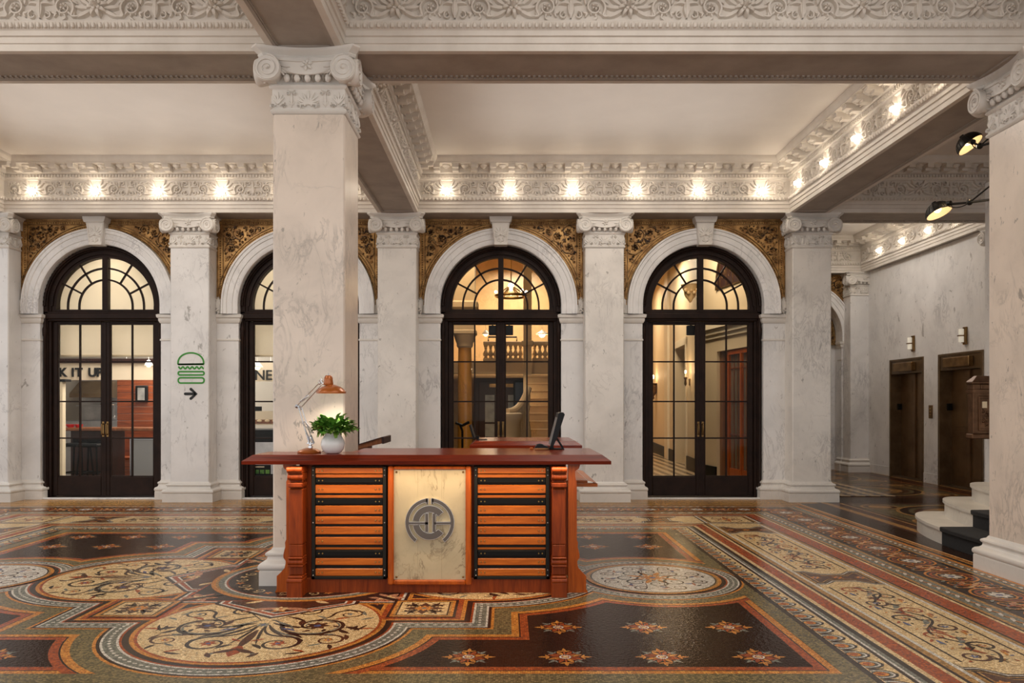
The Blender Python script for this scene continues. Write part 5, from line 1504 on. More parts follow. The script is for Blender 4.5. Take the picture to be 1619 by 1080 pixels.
b=MB(); b.box(q0[0]+.04,q1[0]-.04,18.27,18.28,q1[2]+.04,q0[2]-.04); b.build('picture_surface',mat('night_blue_picture',S(28,44,66),.3),e)
# flight of stairs on the right, seen as horizontal bands
e=empty('marble_flight',(px(852,0,15.5)[0],16,0),'flight of tan marble stairs at the right behind the desk door','staircase')
xl=px(836,0,15.4)[0]; xr=2.08
for i in range(13):
    b=MB(); y=14.9+i*.19; z=.16*(i+1); b.box(xl,xr,y,y+.21,max(.013,z-.165),z-.03); b.box(xl-.015,xr,y-.02,y+.21,z-.03,z,bev=.006); b.build('step',M['tan_marble'],e)
# curved stair balustrade
e=empty('curved_balustrade',(px(815,0,14.8)[0],14.9,0),'curved cream stair balustrade sweeping up at the right behind the desk door','balustrade')
path=[]
for t in range(0,21):
    u=t/20; xpx=802+34*u; ypx=651-36*u**2.6-2*u
    path.append(px(xpx,ypx,14.7+.5*u))
b=MB(); b.tube(path,.065,n=10); b.build('handrail',M['cream_wall'],e,smooth=True)
b=MB(); 
for i in range(20):
    p_,q_=path[i],path[i+1]; 
for i in range(0,10):
    p_=path[min(20,2*i+1)]
    bb=MB(); bb.lathe([(r_*1.15,z_) for r_,z_ in baluster_prof(.42,p_[2]-.06)],c=(p_[0],p_[1],0),n=10); bb.build('baluster',M['cream_wall'],e,smooth=True)
b.prism([(path[0][0]-.1,.013),(path[0][0]-.1,.42),(path[-1][0]+.06,.55),(path[-1][0]+.06,.013)],14.62,15.1,lambda u,v,w_:(u,w_,v)); b.build('stringer',M['cream_wall'],e)
e=empty('newel_drum',(px(796,0,14.6)[0],14.7,0),'low cream curved stair wall at the foot of the balustrade behind the desk door','stair wall')
xx=px(795,0,14.6)[0]; b=MB(); b.lathe([(.20,.013),(.20,1.1),(.22,1.15),(.25,1.2),(.25,1.28),(.22,1.3)],c=(xx+.12,14.8,0),n=24); b.build('drum',M['cream_wall'],e,smooth=True)
# small black lamp/desk thing at lower left
e=empty('black_desk_fan',(px(731,690,13.6)[0],13.6,0),'black stand with a curved arm at the left inside the door behind the desk','stand')
q=px(731,668,13.6); b=MB(); b.tube([(q[0],13.6,.013),(q[0],13.6,1.0),(q[0]-.04,13.6,1.1)],.02,n=8); b.lathe([(.12,.013),(.12,.03),(.02,.04)],c=(q[0],13.6,0),n=16); b.build('stand',M['black'],e)
b=MB(); b.tube([(q[0]-.12,13.6,1.14),(q[0],13.6,1.09),(q[0]+.12,13.6,1.15)],.025,n=8); b.build('arm',M['black'],e,smooth=True)
# chandelier
q=px(808,460,15.5)
e=empty('chandelier',(q[0],15.5,q[2]),'small golden chandelier seen through the fanlight above the desk door','chandelier')
b=MB(); b.tube([(q[0]+.3*cos(TAU*i/24),15.5+.3*sin(TAU*i/24),q[2]-.1) for i in range(24)],.03,n=8,closed=True); b.tube([(q[0],15.5,q[2]+.1),(q[0],15.5,5.39)],.012,n=6)
for i in range(6): b.tube([(q[0],15.5,q[2]+.12),(q[0]+.3*cos(TAU*i/6),15.5+.3*sin(TAU*i/6),q[2]-.1)],.012,n=6)
b.build('ring',M['brass'],e,smooth=True)
b=MB()
for i in range(8): b.ball((q[0]+.3*cos(TAU*i/8),15.5+.3*sin(TAU*i/8),q[2]-.02),.03,nu=8,nv=6)
b.ball((q[0],15.5,q[2]+.1),.06,nu=10,nv=8); b.build('bulbs',M['sconce_glow'],e,smooth=True)
pendant(px(857,529,18.0),'bright dome lamp above the mezzanine behind the desk door, right one',.14,'mezzanine lamps'); pendant(px(768,529,18.0),'bright dome lamp above the mezzanine behind the desk door, left one',.09,'mezzanine lamps')
WC=(1,.80,.55); room_light((.3,15.0,5.1),120,1.5,WC); room_light((.3,18.8,4.9),110,1.2,(1,.86,.66)); room_light((-.9,13.6,5.0),40,.7,WC); room_light((-.3,16.4,2.2),16,.5,WC)
# --- corridor behind door 4
M['checker']=mat('zigzag_floor',(.5,.5,.5),.25); t=NT(M['checker']); ck=t.add('ShaderNodeTexChecker'); ck.inputs['Scale'].default_value=6; ck.inputs[1].default_value=(*S(190,165,130),1); ck.inputs[2].default_value=(*S(60,45,36),1)
t.link(t.pos(rot=(0,0,.78)),ck.inputs['Vector']); t.link(ck.outputs[0],t.bsdf.inputs['Base Color'])
CH=5.0
f=MB(); f.box(2.15,6.2,12.36,27,.008,.012); f.build('floor_corridor',M['checker'],kind='structure')
c=MB(); c.box(2.1,6.2,12.36,27,CH,CH+.05); c.build('ceiling_corridor',M['cream_wall'],kind='structure')
def vwall(mb,xa,ya,xb,yb,z0,z1,t=.12):
    dd=Vector((xb-xa,yb-ya)).normalized(); n=Vector((-dd.y,dd.x))*t
    mb.prism([(xa,ya),(xb,yb),(xb+n.x,yb+n.y),(xa+n.x,ya+n.y)],z0,z1,lambda u,v,w_:(u,v,w_))
def lw(dd): return 4.0+(dd-16.3)*.069
w=MB(); w.box(2.10,2.2,12.36,27,0,CH); w.box(2.1,6.2,26.9,27,0,CH)
for y0_,y1_,z0_,z1_ in ((16.3,17.9,0,CH),(17.9,19.5,2.83,CH),(19.5,26.9,0,CH)): vwall(w,lw(y0_),y0_,lw(y1_),y1_,z0_,z1_,-.25)
w.box(4.0,5.6,16.2,16.3,0,CH)
w.build('wall_corridor_left',M['cream_wall'],kind='structure')
w=MB(); 
for y0_,y1_ in ((17.72,17.9),(19.5,19.68)): vwall(w,lw(y0_),y0_,lw(y1_),y1_,0.01,2.95,.03)
vwall(w,lw(17.72),17.72,lw(19.68),19.68,2.83,3.0,.03); vwall(w,lw(20.6),20.6,lw(21.2),21.2,.01,CH,.06)
w.build('trim_44',M['cream_trim'],kind='structure')
g=MB(); vwall(g,lw(17.6)+.35,17.6,lw(19.9)+.35,19.9,0,3.2,-.02); g.build('wall_corridor_niche',M['dark'],kind='structure')  # black sheet stands for the unlit space beyond the doorway
def rw(dd): return 3.87+(15.5-dd)*.139
R0=(rw(12.45),12.45); R1=(rw(14.77),14.77); R2=(rw(15.5),15.5); R3=(rw(13.3),13.3)
w=MB(); vwall(w,R2[0],R2[1],R1[0],R1[1],0,CH,.25); vwall(w,R1[0],R1[1],R3[0],R3[1],2.45,CH,.25); vwall(w,R3[0],R3[1],R0[0],R0[1],0,CH,.2); w.box(R2[0]+.02,5.6,15.5,15.6,0,CH)
w.build('wall_corridor_right',M['cream_wall'],kind='structure')
w=MB()
for z,o in ((2.70,.03),(2.78,.06),(2.88,.10)): vwall(w,R2[0],R2[1],R0[0],R0[1],z,z+.09,-o)
w.build('trim_42',M['cream_trim'],kind='structure')
b=MB(); vwall(b,lw(16.3),16.3,lw(17.7),17.7,.01,.30,.03); vwall(b,lw(19.7),19.7,lw(26.9),26.9,.01,.30,.03); vwall(b,R2[0],R2[1],R1[0],R1[1],.01,.28,-.03); b.build('baseboard_corridor',M['black'],kind='structure')
# wooden glazed side door in the right corridor wall
e=empty('wooden_glazed_door',(R1[0],R1[1],0),'orange-brown wooden door with narrow glass panes, at the right inside the rightmost door','door')
d=Vector((R3[0]-R1[0],R3[1]-R1[1])); Ld=d.length; d.normalize(); nn=Vector((d.y,-d.x))*1
def onw(u,z,w_=0): return (R1[0]+d.x*u+nn.x*w_,R1[1]+d.y*u+nn.y*w_,z)
def slab(mb,u0,u1,z0,z1,w0,w1): mb.prism([(u0,z0),(u1,z0),(u1,z1),(u0,z1)],w0,w1,lambda u,v,w_:onw(u,v,w_))
b=MB(); U0=.42
slab(b,0.0,U0,.013,2.45,-.10,-.06); b.build('dark_jamb',M['medwood'],e)
b=MB()
for u0 in (U0,.95,Ld-.06): slab(b,u0,u0+.06,.013,2.44,-.10,-.02)
slab(b,U0,Ld,2.36,2.44,-.10,-.02); slab(b,U0,Ld,.013,.30,-.09,-.03)
b.build('frame',M['wood_orz'],e)
for u0,u1 in ((U0+.06,.95),(1.01,Ld-.06)):
    b=MB(); w3=(u1-u0)/3
    for q_ in (1,2): slab(b,u0+q_*w3-.012,u0+q_*w3+.012,.3,2.36,-.08,-.05)
    for z in (.9,1.5,2.1): slab(b,u0,u1,z,z+.025,-.078,-.052)
    b.build('glazing_bar',M['medwood'],e)
    b=MB(); slab(b,u0,u1,.3,2.36,-.07,-.066); b.build('pane',mat('dim_glass',S(120,104,84),.15),e)
# upper arched window on right wall of the corridor
e=empty('wrought_screen',(4.2,14,3.9),'dark arched iron grille with scrolls, high in the right side behind the rightmost fanlight','grille')
b=MB(); R=Relief(b,lambda u,v,w_:onw(u*.8,v,.0+w_))
for q_ in range(6):
    R.ridge([(.2+q_*.35,3.62),(.2+q_*.35,4.5)],.014,.02)
    R.spiral(.37+q_*.35,3.85,.10,0,1.4,1,.014,.02); R.spiral(.37+q_*.35,4.15,.08,pi,1.4,-1,.014,.02)
R.ridge([(.0,3.62),(2.4,3.62)],.02,.03)
R.ridge([(1.15-1.15*cos(pi*i/24),3.6+1.0*sin(pi*i/24)) for i in range(25)],.04,.04)
b.build('bars',M['brass_dark'],e,smooth=True)
b=MB(); b.prism([(1.15-1.12*cos(pi*i/24),3.6+.97*sin(pi*i/24)) for i in range(25)],.001,.008,lambda u,v,w_:onw(u*.8,v,w_)); b.build('dark_pane',M['darkwood'],e)
def sconce(loc,label,n=3,big=True):
    e=empty('candle_sconce',loc,label,'wall lamp','candle sconces in the corridor',world=False)
    b=MB(); b.lathe([(.0,-.34),(.04,-.30),(.03,-.26),(.10,-.16),(.13,-.06),(.11,-.03),(.14,0),(.02,.01)] if big else [(0,-.2),(.03,-.14),(.02,-.05),(.045,0),(.02,.01)],n=14); b.box(-.05,.05,.08,.2,-.18,-.02,bev=.01); b.build('bracket',M['brass_dark'],e,smooth=True)
    for i in range(n):
        x=(i-(n-1)/2)*.085
        b=MB(); b.lathe([(.012,0),(.012,.09)],c=(x,0,0),n=8); b.build('candle',M['cream_trim'],e)
        b=MB(); b.ball((x,0,.125),.018,.018,.04,nu=8,nv=6); b.build('flame_bulb',M['sconce_glow'],e,smooth=True)
    e.rotation_euler=(0,0,-pi/2); e.scale=(1.5,1.5,1.5) if big else (1,1,1)
    l=bpy.data.lights.new('sconce_lamp','POINT'); l.energy=5; l.color=(1,.72,.42); l.shadow_soft_size=.05
    lo=bpy.data.objects.new('sconce_lamp',l); C.objects.link(lo); lo.parent=e; lo.location=(0,-.16,.18)
q=px(1038,606,23.3); sconce((lw(23.4)-.12,23.4,q[2]),'large brass three-candle sconce on the left corridor wall behind the rightmost door')
q=px(1091,597,17.35); sconce((lw(17.35)-.10,17.35,q[2]),'small single candle sconce beside the dark doorway in the corridor',1,False)
# bust bracket high up
q=px(1093,457,16.0); q=(q[0],16.0,q[2]); e=empty('carved_bracket',(q[0],16.0,q[2]),'carved wall bracket high up behind the rightmost fanlight','bracket')
b=MB(); b.ball((q[0],16.1,q[2]-.05),.13,.09,.16,nu=12,nv=8); b.lathe([(.02,-.28),(.07,-.20),(.10,-.08),(.16,0),(.17,.05),(.2,.08)],c=(q[0],16.1,q[2]+.02),n=12)
for q_ in range(5): b.ball((q[0]-.12+.06*q_,16.0,q[2]-.02-.05*(q_%2)),.04,nu=8,nv=5)
b.v=b.v; b.build('body',M['tan_marble'],e,smooth=True)
room_light((3.1,14.2,4.85),80,1.2,(1,.86,.66)); room_light((3.3,18.5,4.85),80,1.0,(1,.86,.66)); room_light((3.4,23.0,4.85),60,1.0,(1,.86,.66))
# ================================================================== RECEPTION DESK
D0=(-.578,6.2,0)
desk=empty('reception_desk',D0,'large red-brown wooden reception desk with slatted front and a round steel emblem on marble','reception desk')
# counter top: flat slab with bevelled skirt, notched round the column
xl,xr,yf=-1.885,.717,5.84
c=MB()
top=[(xl,yf),(xr,yf),(xr,6.74),(-1.215,6.74),(-1.215,6.225),(xl,6.225)]
c.prism(top,1.045,1.077,lambda u,v,w_:(u,v,w_))
# sloping skirt front and sides
ox=.055; lip=[(xl-ox,6.225),(xl-ox,yf-.09),(xr+ox,yf-.09),(xr+ox,6.74)]
inn=[(xl,6.225),(xl,yf),(xr,yf),(xr,6.74)]
b0=len(c.v); SK0=len(c.f)
for (a,b_),(d,e_) in zip(inn,lip): c.v.extend([(a,b_,1.0765),(d,e_,1.036),(d,e_,1.012),(d,e_+(.0),1.0115),(a+(.03 if a<0 else -.03),b_+(.1 if b_<6 else 0),1.012)])
for i in range(3):
    for j in range(4): c.face((b0+i*5+j,b0+(i+1)*5+j,b0+(i+1)*5+j+1,b0+i*5+j+1))
SK=set(range(SK0,len(c.f)))
c.box(xl,xr,5.93,6.22,1.012,1.046)
c.m=[1 if i in SK else 0 for i in range(len(c.f))]
c.build('counter_top',[M['wood_top'],M['wood_skirt']],desk)
def dx(x): return (x-800)*6.03/1240
def dz(y): return 1.45-(y-640)*6.03/1240
# end boards with scrolled outline (frontal)
def endboard(s,label=None):
    prof=[(447,735),(449,741),(455,745),(455,752),(454,758),(452.5,762),(452.5,790),(452.5,853),(450.5,858),(451,865),(449.5,870),(448,877),(448,882),(451.5,887),(451.5,891),(450,898),(444,905),(437.5,911),(437.5,931),(435,936),(435,938.5),(466,938.5),(466,735)]
    pts=[]
    for x,y in prof:
        X=dx(x); 
        if s>0: X=2*(-.573)-X
        pts.append((X,max(.001,dz(y))))
    b=MB(); b.prism(pts,6.03,6.075,lambda u,v,w_:(u,w_,v)); b.build('end_board',M['wood_orz'] ,desk)
endboard(-1); endboard(1)
# body
bd=MB(); bd.box(-1.60,.46,6.075,6.20,.002,1.012); bd.build('body',M['wood_red'],desk)
bd=MB(); bd.box(-1.62,.475,6.02,6.075,.002,.12,bev=.006); bd.build('plinth',M['wood_red'],desk)
bd=MB(); bd.box(-1.15,.46,6.20,6.62,.10,.98); bd.build('rear_cabinet',M['wood_red'],desk)
# corbel pilasters
def corbel(xc):
    hw=.052
    def P(y): return max(.001,dz(y))
    b=MB()
    for y0,y1,d,hh in ((736,746,.155,.058),(746,757,.13,.056),(757,761,.10,.05),(761,768,.14,.056),(768,771,.10,.05),(771,857,.115,.052),(857,876,.115,.05),(876,879,.14,.055),(879,888,.125,.056),(888,891,.14,.058),(891,905,.10,.052),(905,909,.14,.055),(909,914,.15,.058),(914,944,.165,.058),(944,948.5,.18,.062)):
        b.box(xc-hh,xc+hh,6.03-d,6.03,P(y1),P(y0),bev=.006)
    for y,d in ((740,.158),(752,.135),(884,.128),(912,.155)):
        pts=[(6.03-d-.012*cos(pi*i/8-pi/2)*1.0,P(y)+.018*sin(pi*i/8-pi/2)) for i in range(9)]
        b.prism(pts,xc-.056,xc+.056,lambda u,v,w_:(w_,u,v))
    b.build('corbel',M['wood_red'],desk)
corbel(-1.585); corbel(.40)
# slatted panels
def slats(x0,x1):
    f=MB(); a,b_=x0,x1
    z0,z1=dz(914.5),dz(736.5)
    f.box(a,a+.028,5.995,6.03,z0,z1,bev=.003); f.box(b_-.028,b_,5.995,6.03,z0,z1,bev=.003); f.box(a,b_,5.995,6.03,z0,z0+.022,bev=.003); f.box(a,b_,5.995,6.03,z1-.008,z1,bev=.003)
    f.box(a,b_,6.03,6.075,z0,z1)
    fr=f.build('panel_frame',M['blackframe'],desk)
    s=MB()
    for z in (z1-.03,z1-.07,z0+.03,z0+.07,(z0+z1)/2):
        for x in (a+.014,b_-.014): s.lathe([(.005,0),(.005,.003),(.003,.005)],c=(x,5.995,z),n=8,fm=lambda x_,y_,z_:(x_,-z_,y_))
    s.build('frame_screw',M['steel'],fr,off=D0)
    rows=[(739.5,748.5,'o'),(750,755,'t'),(755.5,763.5,'b'),(766.5,779.5,'o'),(782.5,787,'t'),(788,797,'b'),(799,812,'o'),(816,828,'o'),(832,844,'o'),(848.5,860.5,'o'),(865,868.5,'t'),(869.5,879,'b'),(882,892.5,'r'),(898,909.5,'r')]
    for y0,y1,k_ in rows:
        m_=MB(); dpt={'o':6.002,'r':6.002,'b':6.008,'t':6.016}[k_]
        m_.box(a+.028,b_-.028,dpt,6.03,dz(y1),dz(y0),bev=.004 if k_!='t' else .002)
        sl=m_.build('slat',{'o':M['wood_or'],'r':M['wood_or'],'b':M['black'],'t':M['wood_or']}[k_],desk,label='narrow black slat' if k_=='b' else None)
        if k_!='t':
            zc=(dz(y0)+dz(y1))/2
            for x in (a+.055,a+.083,b_-.083,b_-.055): s=MB(); s.lathe([(.0065,0),(.0065,.003),(.004,.0065)],c=(x,dpt,zc),n=10,fm=lambda x_,y_,z_:(x_,-z_,y_)); s.build('slat_screw',M['brass'],sl,off=D0,smooth=True)
slats(dx(494),dx(612)); slats(dx(749.5),dx(868.5))
# centre panel
x0,x1,z0,z1=dx(615.5),dx(745.5),dz(921.5),dz(736.5)
f=MB()
def bar(a,b_,c_,d): f.box(a,b_,5.955,6.05,c_,d,bev=.008)
bar(x0,x0+.042,z0,z1); bar(x1-.042,x1,z0,z1); bar(x0+.042,x1-.042,z1-.022,z1); bar(x0+.042,x1-.042,z0,z0+.035)
f.build('centre_frame',M['wood_orz'],desk)
M['panel_marble']=marble('honey_onyx_marble',S(196,180,146),S(96,74,46),.22,vs=2.6,spots=False,amount=2.2)
mp=MB(); ya=5.985; w3=(x1-x0-.084)/3
for i in range(3):
    for j in range(2):
        a=x0+.042+i*w3; zz=z0+.035; hz=(z1-z0-.057)/2
        mp.box(a,a+w3-.0006,ya,6.05,zz+j*hz,zz+(j+1)*hz-.0006)
mpo=mp.build('marble_panel',M['panel_marble'],desk)
s=MB()
for x in (x0+.062,x1-.062):
    for z in (z0+.055,z1-.045): s.lathe([(.008,0),(.008,.004),(.004,.008)],c=(x,ya,z),n=10,fm=lambda x_,y_,z_:(x_,-z_,y_))
s.build('panel_screw',M['brass_dark'],mpo,off=D0,smooth=True)
# emblem: outer broken ring, two C arcs, crossbar and twin bars
M['emblem']=mat('brushed_emblem_steel',S(112,104,98),.32,.8); M['emblem_edge']=mat('polished_emblem_edge',S(225,222,216),.2,.9)
LX,LZ=dx(680.2)*.995,dz(824.5)
def arcband(mb,r0,r1,a0,a1,y0,y1,n=40,cz=0,sc=1):
    pts=[(LX+r1*cos(radians(a0+(a1-a0)*i/n)),LZ+cz+r1*sin(radians(a0+(a1-a0)*i/n))) for i in range(n+1)]
    pts+=[(LX+r0*cos(radians(a1-(a1-a0)*i/n)),LZ+cz+r0*sin(radians(a1-(a1-a0)*i/n))) for i in range(n+1)]
    b=len(mb.v); k=len(pts)
    for y in (y0,y1): mb.v.extend([(u,y,v) for u,v in pts])
    h=n+1
    for i in range(n):
        mb.face((b+i,b+i+1,b+k-2-i,b+k-1-i)); 
        mb.face((b+k+i,b+k+i+1,b+2*k-2-i,b+2*k-1-i))
    for i in range(k): j=(i+1)%k; mb.face((b+i,b+j,b+k+j,b+k+i))
def emblem(mb,y0,y1,g=0):
    # g grows every stroke by g (for the bright edging behind)
    e=g; ea=g/.18*57
    R=.184
    arcband(mb,R-.024-e,R+e,96-ea*.8,180+ea*0,y0,y1); arcband(mb,R-.024-e,R+e,0,84+ea*.8,y0,y1)
    arcband(mb,R-.024-e,R+e,180,232+ea,y0,y1); arcband(mb,R-.024-e,R+e,-52-ea,0,y0,y1)
    for s_ in (-1,1):
        a_,b_=sorted((LX+s_*.012,LX+s_*.028)); mb.box(a_-e,b_+e,y0,y1,LZ+.142,LZ+.183+e*.5)
    arcband(mb,.082-e,.128+e,38-ea,172+ea*.5,y0,y1); arcband(mb,.082-e,.128+e,190-ea*.5,322+ea,y0,y1,cz=-.0)
    mb.box(LX-.16-e*0,LX-.012,y0,y1,LZ-.012-e,LZ+.004+e); mb.box(LX+.035,LX+.16,y0,y1,LZ-.012-e,LZ+.004+e)
    mb.box(LX-.034-e,LX-.012+e,y0,y1,LZ-.07-e,LZ+.070+e); mb.box(LX+.022-e,LX+.044+e,y0,y1,LZ-.07-e,LZ+.070+e)
m_=MB(); emblem(m_,ya-.022,ya-.0005,.0032); em=m_.build('emblem',M['emblem_edge'],desk,label='round steel monogram of broken rings and bars')
m_=MB(); emblem(m_,ya-.026,ya-.0215,0); m_.build('emblem_face',M['emblem'],em,off=D0)
# warm light strip under the counter overhang
M['strip']=mat('warm_light_strip',(1,.8,.5),.4,emit=(1,.66,.34),es=2.5)
b=MB(); b.box(-1.74,.60,5.90,5.915,1.016,1.026); b.build('light_strip',M['strip'],desk)
l=bpy.data.lights.new('counter_light','AREA'); l.shape='RECTANGLE'; l.size=2.4; l.size_y=.05; l.energy=UCE; l.color=(1,.74,.46); l.spread=radians(150)
lo=bpy.data.objects.new('counter_light',l); C.objects.link(lo); lo.location=(-.573,5.83,1.008); lo.rotation_euler=(radians(8),0,0)
# lower work surface and return behind the desk
b=MB(); b.box(-.75,.69,6.63,7.85,.775,.81,bev=.004)
q=len(b.v); b.v.extend([(.69,6.63,.81),(.69,7.85,.81),(.765,7.85,.79),(.765,6.55,.79),(.765,6.55,.765),(.765,7.85,.765),(.69,6.55,.765)])
b.face((q,q+1,q+2,q+3)); b.face((q+3,q+2,q+5,q+4)); b.box(-.75,.765,6.55,6.632,.765,.79); b.build('work_surface',M['wood_or'],desk)
b=MB(); b.box(-.70,.60,6.64,7.80,.002,.774); b.build('pedestal',M['wood_red'],desk)
# back counter
e=empty('back_counter',(.2,8.5,0),'smaller red-brown wooden counter standing behind the desk, against the glass door side','counter')
bk=MB(); X0,X1,Y0,Y1=-.31,.715,8.05,8.98
bk.box(X0,X1,Y0,Y1,1.045,1.077)
inn=[(X0,Y1),(X0,Y0),(X1,Y0),(X1,Y1)]; ou=[(X0-.06,Y1),(X0-.06,Y0-.07),(X1+.06,Y0-.07),(X1+.06,Y1)]
b0=len(bk.v)
for (a,b_),(d,e_) in zip(inn,ou): bk.v.extend([(a,b_,1.0765),(d,e_,1.036),(d,e_,1.0),(a,b_,1.0)])
for i in range(3):
    for j in range(3): bk.face((b0+i*4+j,b0+(i+1)*4+j,b0+(i+1)*4+j+1,b0+i*4+j+1))
bk.build('counter_top',M['wood_top'],e)
bk=MB(); bk.box(-.22,.62,8.10,8.9,.002,1.044); bk.build('body',M['wood_red'],e)
bk=MB(); bk.box(-.24,.64,8.08,8.12,.002,.12,bev=.005); bk.build('plinth',M['wood_red'],e)

# ================================================================== DESK LAMP
def L2(x,y,d=6.06): return ((x-800)*d/1240,d,1.45-(y-640)*d/1240)
ZD=1.0775
lc=L2(489,712)
e=empty('desk_lamp',(lc[0],6.06,ZD),'copper-orange articulated desk lamp with chrome arms on the left of the desk','desk lamp')
b=MB(); b.lathe([(.088,ZD),(.090,ZD+.004),(.090,ZD+.012),(.085,ZD+.018),(.05,ZD+.032),(.022,ZD+.040)],c=(lc[0],6.06,0),n=36); b.build('base',M['lampc'],e,smooth=True)
b=MB(); bx,by,bz=L2(491,701); b.lathe([(.018,ZD+.038),(.018,ZD+.055),(.011,ZD+.06),(.011,ZD+.085)],c=(bx,6.06,0),n=14)
b.box(bx-.028,bx+.028,6.045,6.075,ZD+.068,ZD+.078,bev=.003); b.build('swivel_post',M['chrome'],e,smooth=True)
def rod(mb,a,b_,r=.0045,off=0): 
    A_=L2(*a,6.06+off);B_=L2(*b_,6.06+off); A_=(A_[0],6.06+off,A_[2]); B_=(B_[0],6.06+off,B_[2]); mb.tube([A_,B_],r,n=8)
b=MB()
rod(b,(488,700),(472,644),off=-.012); rod(b,(488,700),(472,644),off=.012)
rod(b,(492,692),(477,645),off=-.012); rod(b,(492,692),(477,645),off=.012)
for p in ((488,700),(492,692)): q=L2(*p); b.tube([(q[0],6.04,q[2]),(q[0],6.08,q[2])],.006,n=8)
b.build('lower_arm',M['chrome'],e,smooth=True)
b=MB()
rod(b,(470,641),(504.5,605.5),off=-.012); rod(b,(470,641),(504.5,605.5),off=.012); rod(b,(474.5,646),(508,609),off=-.012); rod(b,(474.5,646),(508,609),off=.012)
b.build('upper_arm',M['chrome'],e,smooth=True)
b=MB()
for p in ((470,641),(474.5,647),(473,643)): q=L2(*p); b.tube([(q[0],6.035,q[2]),(q[0],6.085,q[2])],.008,n=10)
q=L2(472,643); b.ball((q[0]-.012,6.06,q[2]),.016,.02,.014,nu=10,nv=6); b.build('elbow_joint',M['steel'],e,smooth=True)
def spring(mb,a,b_,off):
    A_=L2(*a);B_=L2(*b_); A_=Vector((A_[0],6.06+off,A_[2])); B_=Vector((B_[0],6.06+off,B_[2])); d=(B_-A_); L=d.length; d.normalize(); s1=Vector((0,1,0)); s2=d.cross(s1); pts=[]
    n=130
    for i in range(n+1):
        a_=TAU*i/8; pts.append(A_+d*(L*i/n)+s1*cos(a_)*.0065+s2*sin(a_)*.0065)
    mb.tube(pts,.0016,n=4)
b=MB()
for off in (-.02,.02): spring(b,(479,668),(494,685),off); spring(b,(474,636),(489,625.5),off)
b.build('spring',M['chrome'],e,smooth=True)
b=MB(); rod(b,(478,667.5),(483,667),.005); rod(b,(483,667),(496,685),.004,-.024); rod(b,(478,668),(491,698),.004,.024); rod(b,(491,688),(496,701),.008); rod(b,(488,690),(488,701),.008)
b.build('bracket',M['steel'],e,smooth=True)
b=MB(); p0=L2(506,600); p1=L2(510,607); p2=L2(516,606); b.tube([p0,p1],.007,n=8); b.tube([p1,p2],.007,n=8); q=L2(505,606); b.ball((q[0],6.06,q[2]),.012,.018,.012,nu=8,nv=6); b.tube([L2(503,606),L2(507,598),L2(511,604)],.003,n=6); b.build('head_joint',M['chrome'],e,smooth=True)
hx,_,_=L2(519.3,610)
zz=lambda y:L2(0,y)[2]
xx0=L2(523.8,0)[0]
b=MB(); b.lathe([(.112,zz(622)),(.113,zz(621)),(.113,zz(619.5)),(.110,zz(618.6)),(.094,zz(614.8)),(.070,zz(611.6)),(.046,zz(609.8)),(.036,zz(609)),(.033,zz(608.5))],c=(xx0,6.06,0),n=48,cap=False)
b.lathe([(.112,zz(622)),(.108,zz(619.4)),(.092,zz(615.6)),(.068,zz(612.4)),(.03,zz(610.4))],c=(xx0,6.06,0),n=48,cap=False)
sh=b.build('shade',M['lampc'],e,smooth=True)
b=MB(); b.lathe([(.034,zz(609.2)),(.038,zz(607.5)),(.033,zz(600)),(.027,zz(595)),(.021,zz(593.6)),(.0,zz(593.4))],c=(hx,6.06,0),n=28,cap=False)
for i in range(14):
    a=TAU*i/14; b.box(hx+.031*cos(a)-.002,hx+.031*cos(a)+.002,6.06+.031*sin(a)-.002,6.06+.031*sin(a)+.002,zz(607),zz(597))
b.build('socket_cap',M['lampc'],e,smooth=True)
b=MB(); b.tube([(hx,6.06,zz(593.5)),(hx+.002,6.06,zz(591)),(hx-.002,6.06,zz(589.5))],.003,n=6); b.build('switch',M['steel'],e)
b=MB(); b.ball((xx0,6.06,zz(616)),.022,.022,.022,nu=12,nv=8); b.build('bulb',M['bulb'],e,smooth=True)
l=bpy.data.lights.new('desk_lamp_light','SPOT'); l.energy=8; l.color=(1,.86,.66); l.spot_size=radians(150); l.spot_blend=.6; l.shadow_soft_size=.06
lo=bpy.data.objects.new('desk_lamp_light',l); C.objects.link(lo); lo.location=(xx0,6.06,zz(619.5))
b=MB(); q=(L2(507,709)[0],6.09,ZD+.006); b.tube([(lc[0]+.085,6.12,ZD+.008),(lc[0]+.12,6.14,ZD+.006),(lc[0]+.17,6.16,ZD+.006)],.004,n=6); b.build('cord',M['black'],e)

